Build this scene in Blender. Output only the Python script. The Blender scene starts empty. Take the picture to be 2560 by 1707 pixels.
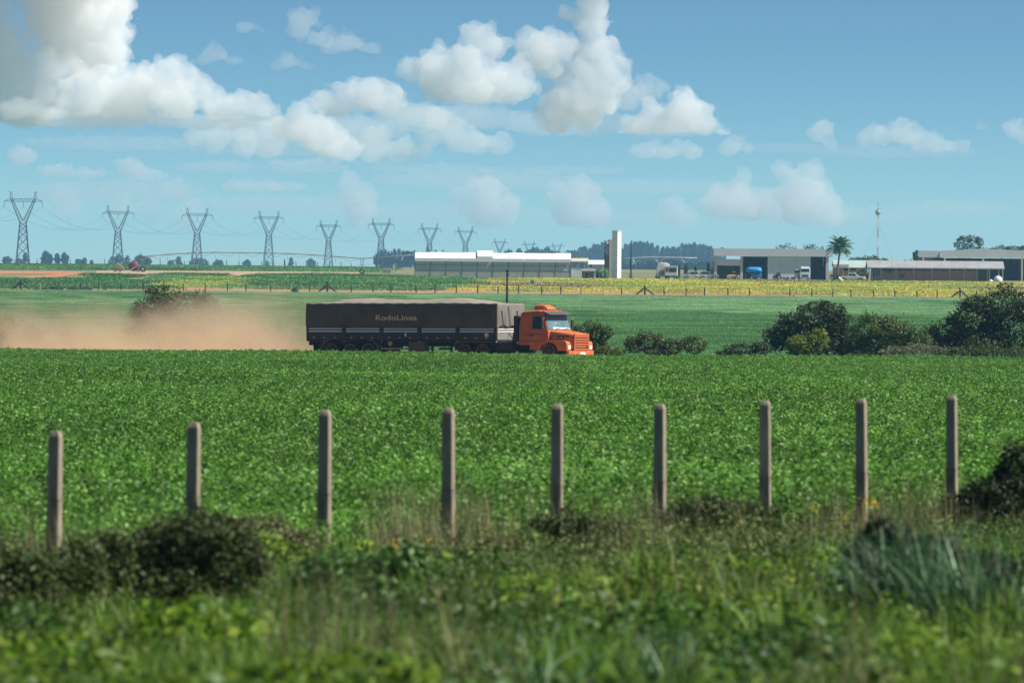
import bpy, bmesh, math, random
import numpy as np
from mathutils import Vector, Matrix

# ------------------------------------------------------------------ camera, sky, sun, exposure
SC = bpy.context.scene
COL = SC.collection
EYE = 6.0                       # eye height; every profile height below is relative to it
FPX = 300.0 / 36.0 * 2560.0     # focal length in pixels of the 2560 px photograph
PITCH = math.atan((853.5 - 668.0) / FPX)
ROLL = math.radians(0.5)
_f = Vector((0, math.cos(PITCH), -math.sin(PITCH)))
_r0 = Vector((1, 0, 0)); _u0 = Vector((0, math.sin(PITCH), math.cos(PITCH)))
_r = _r0 * math.cos(ROLL) + _u0 * math.sin(ROLL)
_u = _u0 * math.cos(ROLL) - _r0 * math.sin(ROLL)
cam = bpy.data.cameras.new('camera'); camo = bpy.data.objects.new('camera', cam); COL.objects.link(camo)
m = Matrix((( _r.x, _u.x, -_f.x, 0), (_r.y, _u.y, -_f.y, 0), (_r.z, _u.z, -_f.z, EYE), (0, 0, 0, 1)))
camo.matrix_world = m
cam.lens = 300; cam.sensor_width = 36; cam.sensor_fit = 'HORIZONTAL'
cam.clip_start = 0.5; cam.clip_end = 120000
cam.dof.use_dof = True; cam.dof.focus_distance = 480; cam.dof.aperture_fstop = 7.5
SC.camera = camo

SUN_EL, SUN_AZ = math.radians(48), math.radians(-10)      # azimuth from +X towards +Y
sdir = Vector((math.cos(SUN_EL) * math.cos(SUN_AZ), math.cos(SUN_EL) * math.sin(SUN_AZ), math.sin(SUN_EL)))
world = bpy.data.worlds.new('World'); SC.world = world; world.use_nodes = True
nt = world.node_tree; nt.nodes.clear()
n_out = nt.nodes.new('ShaderNodeOutputWorld'); n_bg = nt.nodes.new('ShaderNodeBackground')
n_sky = nt.nodes.new('ShaderNodeTexSky'); n_sky.sky_type = 'NISHITA'; n_sky.sun_disc = False
n_sky.sun_elevation = SUN_EL; n_sky.sun_rotation = math.radians(90) - SUN_AZ
n_sky.altitude = 1000; n_sky.air_density = 1.0; n_sky.dust_density = 0.3; n_sky.ozone_density = 4.0
n_tc = nt.nodes.new('ShaderNodeTexCoord')
n_add = nt.nodes.new('ShaderNodeVectorMath'); n_add.operation = 'MULTIPLY_ADD'; n_add.inputs[1].default_value = (1, 1, 6.0); n_add.inputs[2].default_value = (0, 0, 0.012)
n_nrm = nt.nodes.new('ShaderNodeVectorMath'); n_nrm.operation = 'NORMALIZE'
n_tint = nt.nodes.new('ShaderNodeMix'); n_tint.data_type = 'RGBA'; n_tint.blend_type = 'MULTIPLY'
n_tint.inputs[0].default_value = 1.0; n_tint.inputs[7].default_value = (0.76, 1.0, 0.94, 1)
nt.links.new(n_tc.outputs['Generated'], n_add.inputs[0]); nt.links.new(n_add.outputs[0], n_nrm.inputs[0])
nt.links.new(n_nrm.outputs[0], n_sky.inputs['Vector']); nt.links.new(n_sky.outputs[0], n_tint.inputs[6])
nt.links.new(n_tint.outputs[2], n_bg.inputs['Color']); nt.links.new(n_bg.outputs[0], n_out.inputs['Surface'])
n_bg.inputs['Strength'].default_value = 0.078

sun = bpy.data.lights.new('sun', 'SUN'); suno = bpy.data.objects.new('sun', sun); COL.objects.link(suno)
sun.energy = 5.0; sun.angle = math.radians(0.5); sun.color = (1.0, 0.96, 0.89)
suno.rotation_euler = sdir.to_track_quat('Z', 'Y').to_euler()
suno.location = (0, 0, 200)

vs = SC.view_settings
vs.view_transform = 'Standard'; vs.look = 'None'; vs.exposure = 0.55; vs.gamma = 1.0; vs.use_curve_mapping = False
SC.render.engine = 'CYCLES'
cy = SC.cycles
cy.max_bounces = 12; cy.diffuse_bounces = 3; cy.glossy_bounces = 3; cy.transmission_bounces = 4
cy.volume_bounces = 10; cy.transparent_max_bounces = 24; cy.use_denoising = True
cy.caustics_reflective = False; cy.caustics_refractive = False
cy.volume_step_rate = 1.0; cy.volume_max_steps = 256

# ------------------------------------------------------------------ picture <-> place
def at(px, py, d):
    "the point at depth d (metres along +Y) seen at pixel px, py of the 2560 px photograph"
    v = _f + _r * ((px - 1280) / FPX) + _u * ((853.5 - py) / FPX)
    v = v * (d / v.y)
    return Vector((v.x, v.y, v.z + EYE))
def project(P):
    P = np.atleast_2d(np.asarray(P, float)) - np.array([0, 0, EYE])
    w = P @ np.array(_f); a = P @ np.array(_r) / w; b = P @ np.array(_u) / w
    return np.stack([1280 + a * FPX, 853.5 - b * FPX], 1)

_PD = [-300, 0, 20, 40, 60, 76, 92, 200, 300, 400, 430, 470, 500, 540, 700, 900, 1100, 1250, 1450, 1700, 2100, 2500, 3200, 5000, 40000]
_PZ = [-1.8, -1.8, -1.8, -2.2, -2.58, -2.84, -2.90, -3.48, -4.06, -4.70, -4.93, -5.34, -5.55, -5.6, -5.4, -5.0, -4.55, -4.1, -3.1, -2.1, -1.0, -0.35, -1.2, -3.0, -3.0]
YAW = math.radians(37.5)                       # the truck comes right and towards the camera
HD = np.array([math.cos(YAW), -math.sin(YAW)])      # along the road
PD = np.array([math.sin(YAW), math.cos(YAW)])       # across it, away from the camera
TR0 = at(1415, 907, 490.0)                     # right front corner of the bumper, on the road
ROADC = np.array([TR0.x, TR0.y]) + PD * 1.25   # a point of the road's centre line
ROAD_SLOPE = 0.0095
def ground(X, Y):
    X = np.asarray(X, float); Y = np.asarray(Y, float)
    z = np.interp(Y, _PD, _PZ)
    z = z + 0.05 * np.sin(X * 0.21 + Y * 0.013) * np.sin(Y * 0.05 + 1.0) * np.clip(Y / 60, 0, 1) * np.clip((460 - Y) / 60, 0, 1)
    s = (X - ROADC[0]) * HD[0] + (Y - ROADC[1]) * HD[1]
    p = (X - ROADC[0]) * PD[0] + (Y - ROADC[1]) * PD[1]
    t = np.clip((20 - np.abs(p)) / 12, 0, 1); t = t * t * (3 - 2 * t)
    zr = -5.55 + ROAD_SLOPE * np.clip(s + 8, -70, 60)
    return EYE + z * (1 - t) + zr * t
def gz(x, y): return float(ground(x, y))
def gp(px, d):
    "where pixel column px stands on the ground at depth d"
    y = 700.0
    for _ in range(5):
        p = at(px, y, d); z = gz(p.x, d); q = project([(p.x, d, z)])[0]; y = q[1]
    return Vector((p.x, d, z))

# ------------------------------------------------------------------ materials
MATS = {}
def nmat(name, c1, c2=None, scale=4.0, rough=0.7, metal=0.0, spec=0.3, bump=0.0, detail=4.0, coord='Object', isl=0.0, trans=0.0, c3=None, stretch=None):
    if name in MATS: return MATS[name]
    M = bpy.data.materials.new(name); M.use_nodes = True; t = M.node_tree; N = t.nodes; L = t.links
    b = N['Principled BSDF']; b.inputs['Roughness'].default_value = rough; b.inputs['Metallic'].default_value = metal
    b.inputs['Specular IOR Level'].default_value = spec
    out = N['Material Output']
    if c2 is None:
        b.inputs['Base Color'].default_value = (*c1, 1)
    else:
        tc = N.new('ShaderNodeTexCoord'); no = N.new('ShaderNodeTexNoise')
        no.inputs['Scale'].default_value = scale; no.inputs['Detail'].default_value = detail; no.inputs['Roughness'].default_value = 0.6
        src = tc.outputs[coord]
        if coord == 'World':
            pass
        if stretch:
            mp = N.new('ShaderNodeMapping'); mp.inputs['Scale'].default_value = stretch
            L.new(src, mp.inputs['Vector']); src = mp.outputs['Vector']
        L.new(src, no.inputs['Vector'])
        fac = no.outputs['Fac']
        if isl > 0:
            g = N.new('ShaderNodeNewGeometry'); mx = N.new('ShaderNodeMath'); mx.operation = 'MULTIPLY_ADD'
            mx.inputs[1].default_value = isl; L.new(g.outputs['Random Per Island'], mx.inputs[0])
            m2 = N.new('ShaderNodeMath'); m2.operation = 'MULTIPLY'; m2.inputs[1].default_value = 1 - isl
            L.new(fac, m2.inputs[0]); L.new(m2.outputs[0], mx.inputs[2]); fac = mx.outputs[0]
        r = N.new('ShaderNodeValToRGB'); r.color_ramp.elements[0].position = 0.28; r.color_ramp.elements[1].position = 0.72
        r.color_ramp.elements[0].color = (*c1, 1); r.color_ramp.elements[1].color = (*c2, 1)
        if c3:
            e = r.color_ramp.elements.new(0.9); e.color = (*c3, 1)
        L.new(fac, r.inputs['Fac']); colr = r.outputs['Color']
        if isl > 0:
            oi = N.new('ShaderNodeObjectInfo'); mr = N.new('ShaderNodeMapRange'); mr.inputs[3].default_value = .72; mr.inputs[4].default_value = 1.22; L.new(oi.outputs['Random'], mr.inputs[0])
            gq = N.new('ShaderNodeNewGeometry'); nq = N.new('ShaderNodeTexNoise'); nq.inputs['Scale'].default_value = .06; nq.inputs['Detail'].default_value = 3; L.new(gq.outputs['Position'], nq.inputs['Vector'])
            mq = N.new('ShaderNodeMapRange'); mq.inputs[1].default_value = .3; mq.inputs[2].default_value = .7; mq.inputs[3].default_value = .78; mq.inputs[4].default_value = 1.2; L.new(nq.outputs['Fac'], mq.inputs[0])
            mz = N.new('ShaderNodeMath'); mz.operation = 'MULTIPLY'; L.new(mr.outputs[0], mz.inputs[0]); L.new(mq.outputs[0], mz.inputs[1])
            mm = N.new('ShaderNodeVectorMath'); mm.operation = 'SCALE'; L.new(colr, mm.inputs[0]); L.new(mz.outputs[0], mm.inputs['Scale']); colr = mm.outputs[0]
        L.new(colr, b.inputs['Base Color'])
        if bump > 0:
            bp = N.new('ShaderNodeBump'); bp.inputs['Strength'].default_value = bump; bp.inputs['Distance'].default_value = 0.05
            L.new(no.outputs['Fac'], bp.inputs['Height']); L.new(bp.outputs['Normal'], b.inputs['Normal'])
        if trans > 0:
            tr = N.new('ShaderNodeBsdfTranslucent'); ms = N.new('ShaderNodeMixShader'); ms.inputs[0].default_value = trans
            L.new(colr, tr.inputs['Color']); L.new(b.outputs[0], ms.inputs[1]); L.new(tr.outputs[0], ms.inputs[2])
            L.new(ms.outputs[0], out.inputs['Surface'])
    MATS[name] = M
    return M
def leafmat(name, c1, c2, rough=0.5, spec=0.35, trans=0.25, c3=None, isl=0.75, scale=0.6):
    return nmat(name, c1, c2, scale=scale, rough=rough, spec=spec, isl=isl, trans=trans, c3=c3)

# ------------------------------------------------------------------ mesh helpers
def raw_mesh(name, V, F, mats=(), smooth=False, midx=None):
    "V (n,3) array, F list of index arrays, each (k, corners)"
    me = bpy.data.meshes.new(name); V = np.asarray(V, np.float32)
    Fs = [np.asarray(f, np.int32) for f in F if len(f)]
    me.vertices.add(len(V)); me.vertices.foreach_set('co', V.ravel())
    nl = sum(f.size for f in Fs); npoly = sum(len(f) for f in Fs)
    me.loops.add(nl); me.loops.foreach_set('vertex_index', np.concatenate([f.ravel() for f in Fs]))
    tot = np.concatenate([np.full(len(f), f.shape[1], np.int32) for f in Fs])
    st = np.concatenate([[0], np.cumsum(tot)[:-1]]).astype(np.int32)
    me.polygons.add(npoly); me.polygons.foreach_set('loop_start', st)
    for M in mats: me.materials.append(M)
    if midx is not None: me.polygons.foreach_set('material_index', np.asarray(midx, np.int32))
    if smooth: me.polygons.foreach_set('use_smooth', np.ones(npoly, bool))
    me.update(calc_edges=True)
    return me
def link(name, me, parent=None, loc=None):
    o = bpy.data.objects.new(name, me); COL.objects.link(o)
    if parent: o.parent = parent
    if loc is not None: o.location = loc
    return o
def tag(o, label=None, cat=None, group=None, kind=None):
    if label: o['label'] = label
    if cat: o['category'] = cat
    if group: o['group'] = group
    if kind: o['kind'] = kind
    return o
def empty(name, loc, rz=0.0, label=None, cat=None, group=None):
    o = bpy.data.objects.new(name, None); COL.objects.link(o); o.location = loc; o.rotation_euler = (0, 0, rz)
    o.empty_display_size = 0.2
    return tag(o, label, cat, group)
def copy_tree(o, parent=None):
    c = o.copy(); COL.objects.link(c); c.parent = parent
    for ch in list(o.children): copy_tree(ch, c)
    return c

class MB:
    def __init__(s): s.v = []; s.f = []
    def add(s, vs, fs):
        b = len(s.v); s.v += [tuple(x) for x in vs]; s.f += [tuple(b + i for i in f) for f in fs]; return s
    def box(s, x0, x1, y0, y1, z0, z1):
        return s.add([(x0,y0,z0),(x1,y0,z0),(x1,y1,z0),(x0,y1,z0),(x0,y0,z1),(x1,y0,z1),(x1,y1,z1),(x0,y1,z1)],
                     [(0,3,2,1),(4,5,6,7),(0,1,5,4),(1,2,6,5),(2,3,7,6),(3,0,4,7)])
    def prism(s, poly, y0, y1, ax='y'):
        n = len(poly)
        def P(a, b, t): return (a, t, b) if ax == 'y' else ((t, a, b) if ax == 'x' else (a, b, t))
        vs = [P(a, b, y0) for a, b in poly] + [P(a, b, y1) for a, b in poly]
        fs = [tuple(range(n)), tuple(range(2*n-1, n-1, -1))] + [(i, i+n, (i+1)%n+n, (i+1)%n) for i in range(n)]
        return s.add(vs, fs)
    def loft(s, loops, cap=True, closed=True):
        n = len(loops[0]); vs = [p for l in loops for p in l]; fs = []
        for k in range(len(loops)-1):
            for i in range(n if closed else n-1):
                j = (i+1) % n
                fs.append((k*n+i, k*n+j, (k+1)*n+j, (k+1)*n+i))
        if cap: fs += [tuple(range(n-1, -1, -1)), tuple((len(loops)-1)*n + i for i in range(n))]
        return s.add(vs, fs)
    def tube(s, pts, r, seg=6, cap=True):
        pts = [Vector(p) for p in pts]; n = len(pts); loops = []
        rs = r if isinstance(r, (list, tuple)) else [r]*n
        for i, p in enumerate(pts):
            t = (pts[min(i+1, n-1)] - pts[max(i-1, 0)]).normalized()
            a = Vector((0,0,1)) if abs(t.z) < .9 else Vector((1,0,0))
            u = t.cross(a).normalized(); w = t.cross(u)
            loops.append([tuple(p + (u*math.cos(2*math.pi*k/seg) + w*math.sin(2*math.pi*k/seg))*rs[i]) for k in range(seg)])
        return s.loft(loops, cap)
    def bar(s, a, b, w, h=None):
        return s.tube([a, b], (w if h is None else w) * .7071, 4)
    def lathe(s, prof, c, ax='y', seg=24):
        "prof: (radius, offset along axis)"
        loops = []
        for r, o in prof:
            l = []
            for k in range(seg):
                a = 2*math.pi*k/seg; x, y = r*math.cos(a), r*math.sin(a)
                l.append((c[0]+x, c[1]+o, c[2]+y) if ax == 'y' else ((c[0]+o, c[1]+x, c[2]+y) if ax == 'x' else (c[0]+x, c[1]+y, c[2]+o)))
            loops.append(l)
        return s.loft(loops, True)
    def build(s, name, M, parent=None, smooth=False, bevel=0.0, loc=None, seg=2):
        me = bpy.data.meshes.new(name); me.from_pydata(s.v, [], s.f); me.materials.append(M)
        bm = bmesh.new(); bm.from_mesh(me); bmesh.ops.recalc_face_normals(bm, faces=bm.faces); bm.to_mesh(me); bm.free()
        if smooth: me.polygons.foreach_set('use_smooth', [True]*len(me.polygons))
        o = link(name, me, parent, loc)
        if bevel > 0:
            md = o.modifiers.new('bevel', 'BEVEL'); md.width = bevel; md.segments = seg; md.limit_method = 'ANGLE'; md.angle_limit = math.radians(35)
            me.polygons.foreach_set('use_smooth', [True]*len(me.polygons))
            md2 = o.modifiers.new('wn', 'WEIGHTED_NORMAL'); md2.keep_sharp = True
        return o

# ------------------------------------------------------------------ leaves, blades, crowns
def unit(a): return a / np.maximum(np.linalg.norm(a, axis=1, keepdims=True), 1e-9)
def leaf_arrays(rng, C, Nn, L, W, fold=0.18):
    n = len(C); Nn = unit(Nn); T = unit(np.cross(Nn, unit(rng.normal(size=(n, 3))))); B = np.cross(Nn, T)
    L = np.broadcast_to(L, (n,))[:, None]; W = np.broadcast_to(W, (n,))[:, None]
    V = np.stack([C - T*L*.5 - Nn*L*fold*.5, C + B*W*.5 - T*L*.08, C + T*L*.5 - Nn*L*fold, C - B*W*.5 - T*L*.08], 1).reshape(-1, 3)
    F = np.arange(4*n).reshape(n, 4)
    return V, F
def blade_arrays(rng, base, H, W, lean, segs=3):
    "upright blades arching over: base (n,3), height H, width W, lean = horizontal reach at the tip"
    n = len(base); a = rng.uniform(0, 2*np.pi, n); D = np.stack([np.cos(a), np.sin(a), np.zeros(n)], 1)
    S = np.stack([-np.sin(a), np.cos(a), np.zeros(n)], 1)
    tw = rng.uniform(-.8, .8, n)[:, None]; S = S*np.cos(tw) + D*np.sin(tw)
    H = np.broadcast_to(H, (n,))[:, None]; W = np.broadcast_to(W, (n,))[:, None]; lean = np.broadcast_to(lean, (n,))[:, None]
    V = []; up = np.array([0, 0, 1.0])
    for k in range(segs + 1):
        t = k / segs
        c = base + D*lean*(t**1.8) + up*H*(t - .28*(lean/np.maximum(H, 1e-3))*t**3)
        w = W * (1 - t**1.5) * (.55 + .45*min(1, t*3)) + W*.04
        V += [c - S*w*.5, c + S*w*.5]
    V = np.stack(V, 1)                    # n, 2(segs+1), 3
    m = 2*(segs+1); o = (np.arange(n)*m)[:, None]
    F = np.concatenate([o + np.array([[2*k, 2*k+1, 2*k+3, 2*k+2]]) for k in range(segs)])
    return V.reshape(-1, 3), F
def merge_arrays(parts):
    V = []; F = []; b = 0
    for v, f in parts: V.append(v); F.append(f + b); b += len(v)
    return np.concatenate(V), np.concatenate(F)
def blob_points(rng, lobes, n, shell=0.55):
    "points in a union of ellipsoids (cx,cy,cz,rx,ry,rz), denser towards the surface; returns points and outward normals"
    lobes = np.asarray(lobes, float); vol = np.cbrt(lobes[:, 3]*lobes[:, 4]*lobes[:, 5])**2.2
    k = rng.choice(len(lobes), n, p=vol/vol.sum())
    d = unit(rng.normal(size=(n, 3))); r = (shell + (1-shell)*rng.random(n)**.6)[:, None]
    r *= (1 + .18*np.sin(d[:, :1]*7 + k[:, None]) * np.cos(d[:, 2:]*6 + 2*k[:, None]))
    return lobes[k, :3] + d*r*lobes[k, 3:], d

VARIANTS = []
def variant(name, V, F, M):
    o = bpy.data.objects.new(name, raw_mesh(name, V, [F], [M])); return o
def scatter(name, objs, P, rz, S, idx, label, cat, kind='stuff'):
    "one object that carries many instances of the plants in objs"
    coll = bpy.data.collections.new(name + '_kit')
    for i, o in enumerate(objs):
        o.name = '%s_kit_%02d' % (name, i); coll.objects.link(o)
    n = len(P); me = bpy.data.meshes.new(name); me.vertices.add(n); me.vertices.foreach_set('co', np.asarray(P, np.float32).ravel())
    R = np.zeros((n, 3), np.float32)
    rz = np.asarray(rz, np.float32)
    if rz.ndim == 2: R[:] = rz
    else: R[:, 2] = rz
    a = me.attributes.new('rot', 'FLOAT_VECTOR', 'POINT'); a.data.foreach_set('vector', R.ravel())
    a = me.attributes.new('scl', 'FLOAT', 'POINT'); a.data.foreach_set('value', np.asarray(S, np.float32))
    a = me.attributes.new('idx', 'INT', 'POINT'); a.data.foreach_set('value', np.asarray(idx, np.int32))
    o = link(name, me)
    g = bpy.data.node_groups.new(name, 'GeometryNodeTree')
    g.interface.new_socket('Geometry', in_out='INPUT', socket_type='NodeSocketGeometry')
    g.interface.new_socket('Geometry', in_out='OUTPUT', socket_type='NodeSocketGeometry')
    gi = g.nodes.new('NodeGroupInput'); go = g.nodes.new('NodeGroupOutput')
    ci = g.nodes.new('GeometryNodeCollectionInfo'); ci.inputs['Collection'].default_value = coll
    ci.inputs['Separate Children'].default_value = True; ci.inputs['Reset Children'].default_value = True
    ip = g.nodes.new('GeometryNodeInstanceOnPoints'); ip.inputs['Pick Instance'].default_value = True
    def na(nm, ty):
        x = g.nodes.new('GeometryNodeInputNamedAttribute'); x.data_type = ty; x.inputs['Name'].default_value = nm
        return [s for s in x.outputs if s.enabled and s.name == 'Attribute'][0]
    g.links.new(gi.outputs[0], ip.inputs['Points']); g.links.new(ci.outputs[0], ip.inputs['Instance'])
    g.links.new(na('idx', 'INT'), ip.inputs['Instance Index']); g.links.new(na('rot', 'FLOAT_VECTOR'), ip.inputs['Rotation'])
    g.links.new(na('scl', 'FLOAT'), ip.inputs['Scale']); g.links.new(ip.outputs[0], go.inputs[0])
    md = o.modifiers.new('scatter', 'NODES'); md.node_group = g
    return tag(o, label, cat, kind=kind)
def in_poly(q, poly):
    x, y = q[:, 0], q[:, 1]; c = np.zeros(len(q), bool); n = len(poly)
    for i in range(n):
        x1, y1 = poly[i]; x2, y2 = poly[(i+1) % n]
        if y1 == y2: continue
        k = ((y1 > y) != (y2 > y)) & (x < (x2 - x1)*(y - y1)/(y2 - y1) + x1)
        c ^= k
    return c
# ------------------------------------------------------------------ terrain, road, fields
RNG = np.random.default_rng(7)
def build_ground():
    d = np.unique(np.concatenate([np.linspace(-300, 0, 7), np.linspace(5, 100, 40), np.linspace(104, 440, 60), np.linspace(443, 560, 50),
                                  np.linspace(570, 1240, 60), np.linspace(1250, 2600, 70), np.geomspace(2650, 40000, 50)]))
    t = np.concatenate([[-40, -12, -5, -2.5, -1.6, -1.25], np.linspace(-1, 1, 91), [1.25, 1.6, 2.5, 5, 12, 40]])
    Xs = t[None, :] * (10 + 0.1 * np.abs(d))[:, None]; Ys = np.repeat(d[:, None], len(t), 1)
    Z = ground(Xs, Ys)
    V = np.stack([Xs, Ys, Z], 2).reshape(-1, 3); n = len(t); i = np.arange(len(d)-1)[:, None]*n + np.arange(n-1)[None, :]
    i = i.ravel(); F = np.stack([i, i+1, i+n+1, i+n], 1)
    M = bpy.data.materials.new('ground_soil'); M.use_nodes = True; T = M.node_tree; N = T.nodes; L = T.links
    b = N['Principled BSDF']; b.inputs['Roughness'].default_value = .95; b.inputs['Specular IOR Level'].default_value = .1
    g = N.new('ShaderNodeNewGeometry'); sp = N.new('ShaderNodeSeparateXYZ'); L.new(g.outputs['Position'], sp.inputs[0])
    def noise(sc, det=5):
        x = N.new('ShaderNodeTexNoise'); x.inputs['Scale'].default_value = sc; x.inputs['Detail'].default_value = det
        L.new(g.outputs['Position'], x.inputs['Vector']); return x
    def ramp(src, a, c1, b2, c2):
        r = N.new('ShaderNodeValToRGB'); e = r.color_ramp.elements; e[0].position = a; e[1].position = b2; e[0].color = (*c1, 1); e[1].color = (*c2, 1)
        L.new(src, r.inputs[0]); return r
    near = ramp(noise(.7).outputs[0], .35, (.035, .045, .015), .65, (.10, .06, .03))         # dark earth with thin grass
    far = ramp(noise(.02, 8).outputs[0], .38, (.13, .16, .07), .62, (.24, .22, .12))         # yellowish pasture
    mr = N.new('ShaderNodeMapRange'); mr.inputs[1].default_value = 1225; mr.inputs[2].default_value = 1262; L.new(sp.outputs['Y'], mr.inputs[0])
    mx = N.new('ShaderNodeMix'); mx.data_type = 'RGBA'; L.new(mr.outputs[0], mx.inputs[0]); L.new(near.outputs[0], mx.inputs[6]); L.new(far.outputs[0], mx.inputs[7])
    L.new(mx.outputs[2], b.inputs['Base Color'])
    o = link('ground', raw_mesh('ground', V, [F], [M], smooth=True)); tag(o, kind='structure')
build_ground()

def build_road():
    s = np.linspace(-170, 120, 120); w = np.linspace(-4.2, 4.2, 9)
    X = ROADC[0] + s[:, None]*HD[0] + w[None]*PD[0]; Y = ROADC[1] + s[:, None]*HD[1] + w[None]*PD[1]
    Z = ground(X, Y) + 0.06 + 0.04*(1 - (w[None]/4.2)**2) - .03*np.exp(-((np.abs(w[None]) - 1.1)/.35)**2)
    V = np.stack([X, Y, Z], 2).reshape(-1, 3); n = len(w); i = (np.arange(len(s)-1)[:, None]*n + np.arange(n-1)).ravel()
    F = np.stack([i, i+1, i+n+1, i+n], 1)
    o = link('dirt_road', raw_mesh('dirt_road', V, [F], [nmat('red_dirt', (.34, .14, .06), (.46, .23, .11), .5, .95, spec=.1, bump=.4)], True)); tag(o, kind='structure')
build_road()

def hit(px, py, d0=30, d1=6000):
    d = np.geomspace(d0, d1, 1500)
    v = _f + _r*((px-1280)/FPX) + _u*((853.5-py)/FPX)
    X = v.x/v.y*d; z = EYE + v.z/v.y*d; g = z < ground(X, d)
    if not g.any(): return (X[-1], d[-1])
    k = int(np.argmax(g)); return (X[k], d[k])
def sheet(name, poly, M, dz=.05, d0=1000, d1=2600, rows=14, cols=14, kind='structure'):
    W = [hit(x, y, d0, d1) for x, y in poly]
    ys = [p[1] for p in W]; Yr = np.linspace(min(ys)+.01, max(ys)-.01, rows); V = []; ok = []
    for Yv in Yr:
        xs = []
        for i in range(len(W)):
            (xa, ya), (xb, yb) = W[i], W[(i+1) % len(W)]
            if (ya > Yv) != (yb > Yv): xs.append(xa + (xb-xa)*(Yv-ya)/(yb-ya))
        x0, x1 = min(xs), max(xs)
        for c in np.linspace(x0, x1, cols): V.append((c, Yv, gz(c, Yv)+dz))
    i = (np.arange(rows-1)[:, None]*cols + np.arange(cols-1)).ravel(); F = np.stack([i, i+1, i+cols+1, i+cols], 1)
    o = link(name, raw_mesh(name, V, [F], [M], True)); tag(o, kind=kind); return o, W

# crop kits ---------------------------------------------------------
def soy_patch(rng, size, n, L, W, hmin, hmax, M, rows=0.5, nm='soy'):
    x = rng.uniform(-size/2, size/2, n); y = rng.uniform(-size/2, size/2, n)
    k = rng.random(n) < .75
    bump = .5 + .5*np.cos(2*np.pi*x/rows)
    z = hmin + (hmax-hmin)*(rng.random(n)**.45)*(.55 + .45*bump) + .05*np.sin(x*5+1)*np.sin(y*4)
    Nn = unit(np.stack([rng.normal(0, .75, n), rng.normal(0, .75, n), np.ones(n)], 1))
    V, F = leaf_arrays(rng, np.stack([x, y, z], 1), Nn, L*rng.uniform(.7, 1.3, n), W*rng.uniform(.7, 1.3, n))
    return variant(nm, V, F, M)
def blade_patch(rng, size, n, H, W, lean, M, nm='blade', segs=3):
    base = np.stack([rng.uniform(-size/2, size/2, n), rng.uniform(-size/2, size/2, n), np.zeros(n)-.02], 1)
    V, F = blade_arrays(rng, base, H*rng.uniform(.6, 1.2, n), W*rng.uniform(.7, 1.3, n), lean*rng.uniform(.2, 1.2, n), segs)
    return variant(nm, V, F, M)
def grid_pts(x0, x1, y0, y1, cell, rng, jit=.35):
    X, Y = np.meshgrid(np.arange(x0, x1, cell), np.arange(y0, y1, cell)); n = X.size
    return np.stack([X.ravel() + rng.uniform(-jit, jit, n)*cell, Y.ravel() + rng.uniform(-jit, jit, n)*cell], 1)
def in_view(P, pad=8, k=.066): return np.abs(P[:, 0]) < pad + k*P[:, 1]
def on_ground(P, dz=0): return np.column_stack([P, ground(P[:, 0], P[:, 1]) + dz])

# the nine concrete posts run from 75 m (left) to 94 m (right)
POSTS = [(128, 990, 122), (446, 970, 440), (747, 942, 743), (1030, 937, 1029), (1280, 928, 1278), (1516, 928, 1515), (1757, 920, 1758), (1978, 916, 1980), (2186, 908, 2187)]
POSTS = [(a*1.0884, b*1.0884, c*1.0884) for a, b, c in POSTS]
def post_depth(i): return 75 + 19*i/8
_pa, _pb = gp(POSTS[0][0], 75), gp(POSTS[8][0], 94)
def fence_depth(X): return 75 + (np.asarray(X) - _pa.x)*(19/(_pb.x - _pa.x))

def build_field1():
    rng = np.random.default_rng(11)
    M = leafmat('soy_leaf', (.045, .145, .014), (.145, .31, .036), rough=.5, spec=.32, trans=.35, c3=(.28, .46, .11))
    kit = [soy_patch(rng, 2.1, 3300, .056, .039, .06, .56, M) for _ in range(6)]
    P = grid_pts(-50, 50, 70, 480, 1.9, rng, .12)
    fd = fence_depth(P[:, 0]); p = (P[:, 0]-ROADC[0])*PD[0] + (P[:, 1]-ROADC[1])*PD[1]
    P = P[in_view(P) & (P[:, 1] > np.maximum(fd + 1.2, 70)) & (p < -35)]
    n = len(P); rot = rng.integers(0, 2, n)*np.pi + rng.normal(0, .06, n)
    scatter('soybean_crop', kit, on_ground(P), rot, rng.uniform(.9, 1.1, n)*(1 + .12*np.sin(P[:, 0]*.22 + 2*np.sin(P[:, 1]*.03))*np.sin(P[:, 1]*.07)), rng.integers(0, 6, n),
            'dense dark green soybean crop filling the field behind the concrete posts', 'crop')
build_field1()

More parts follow.
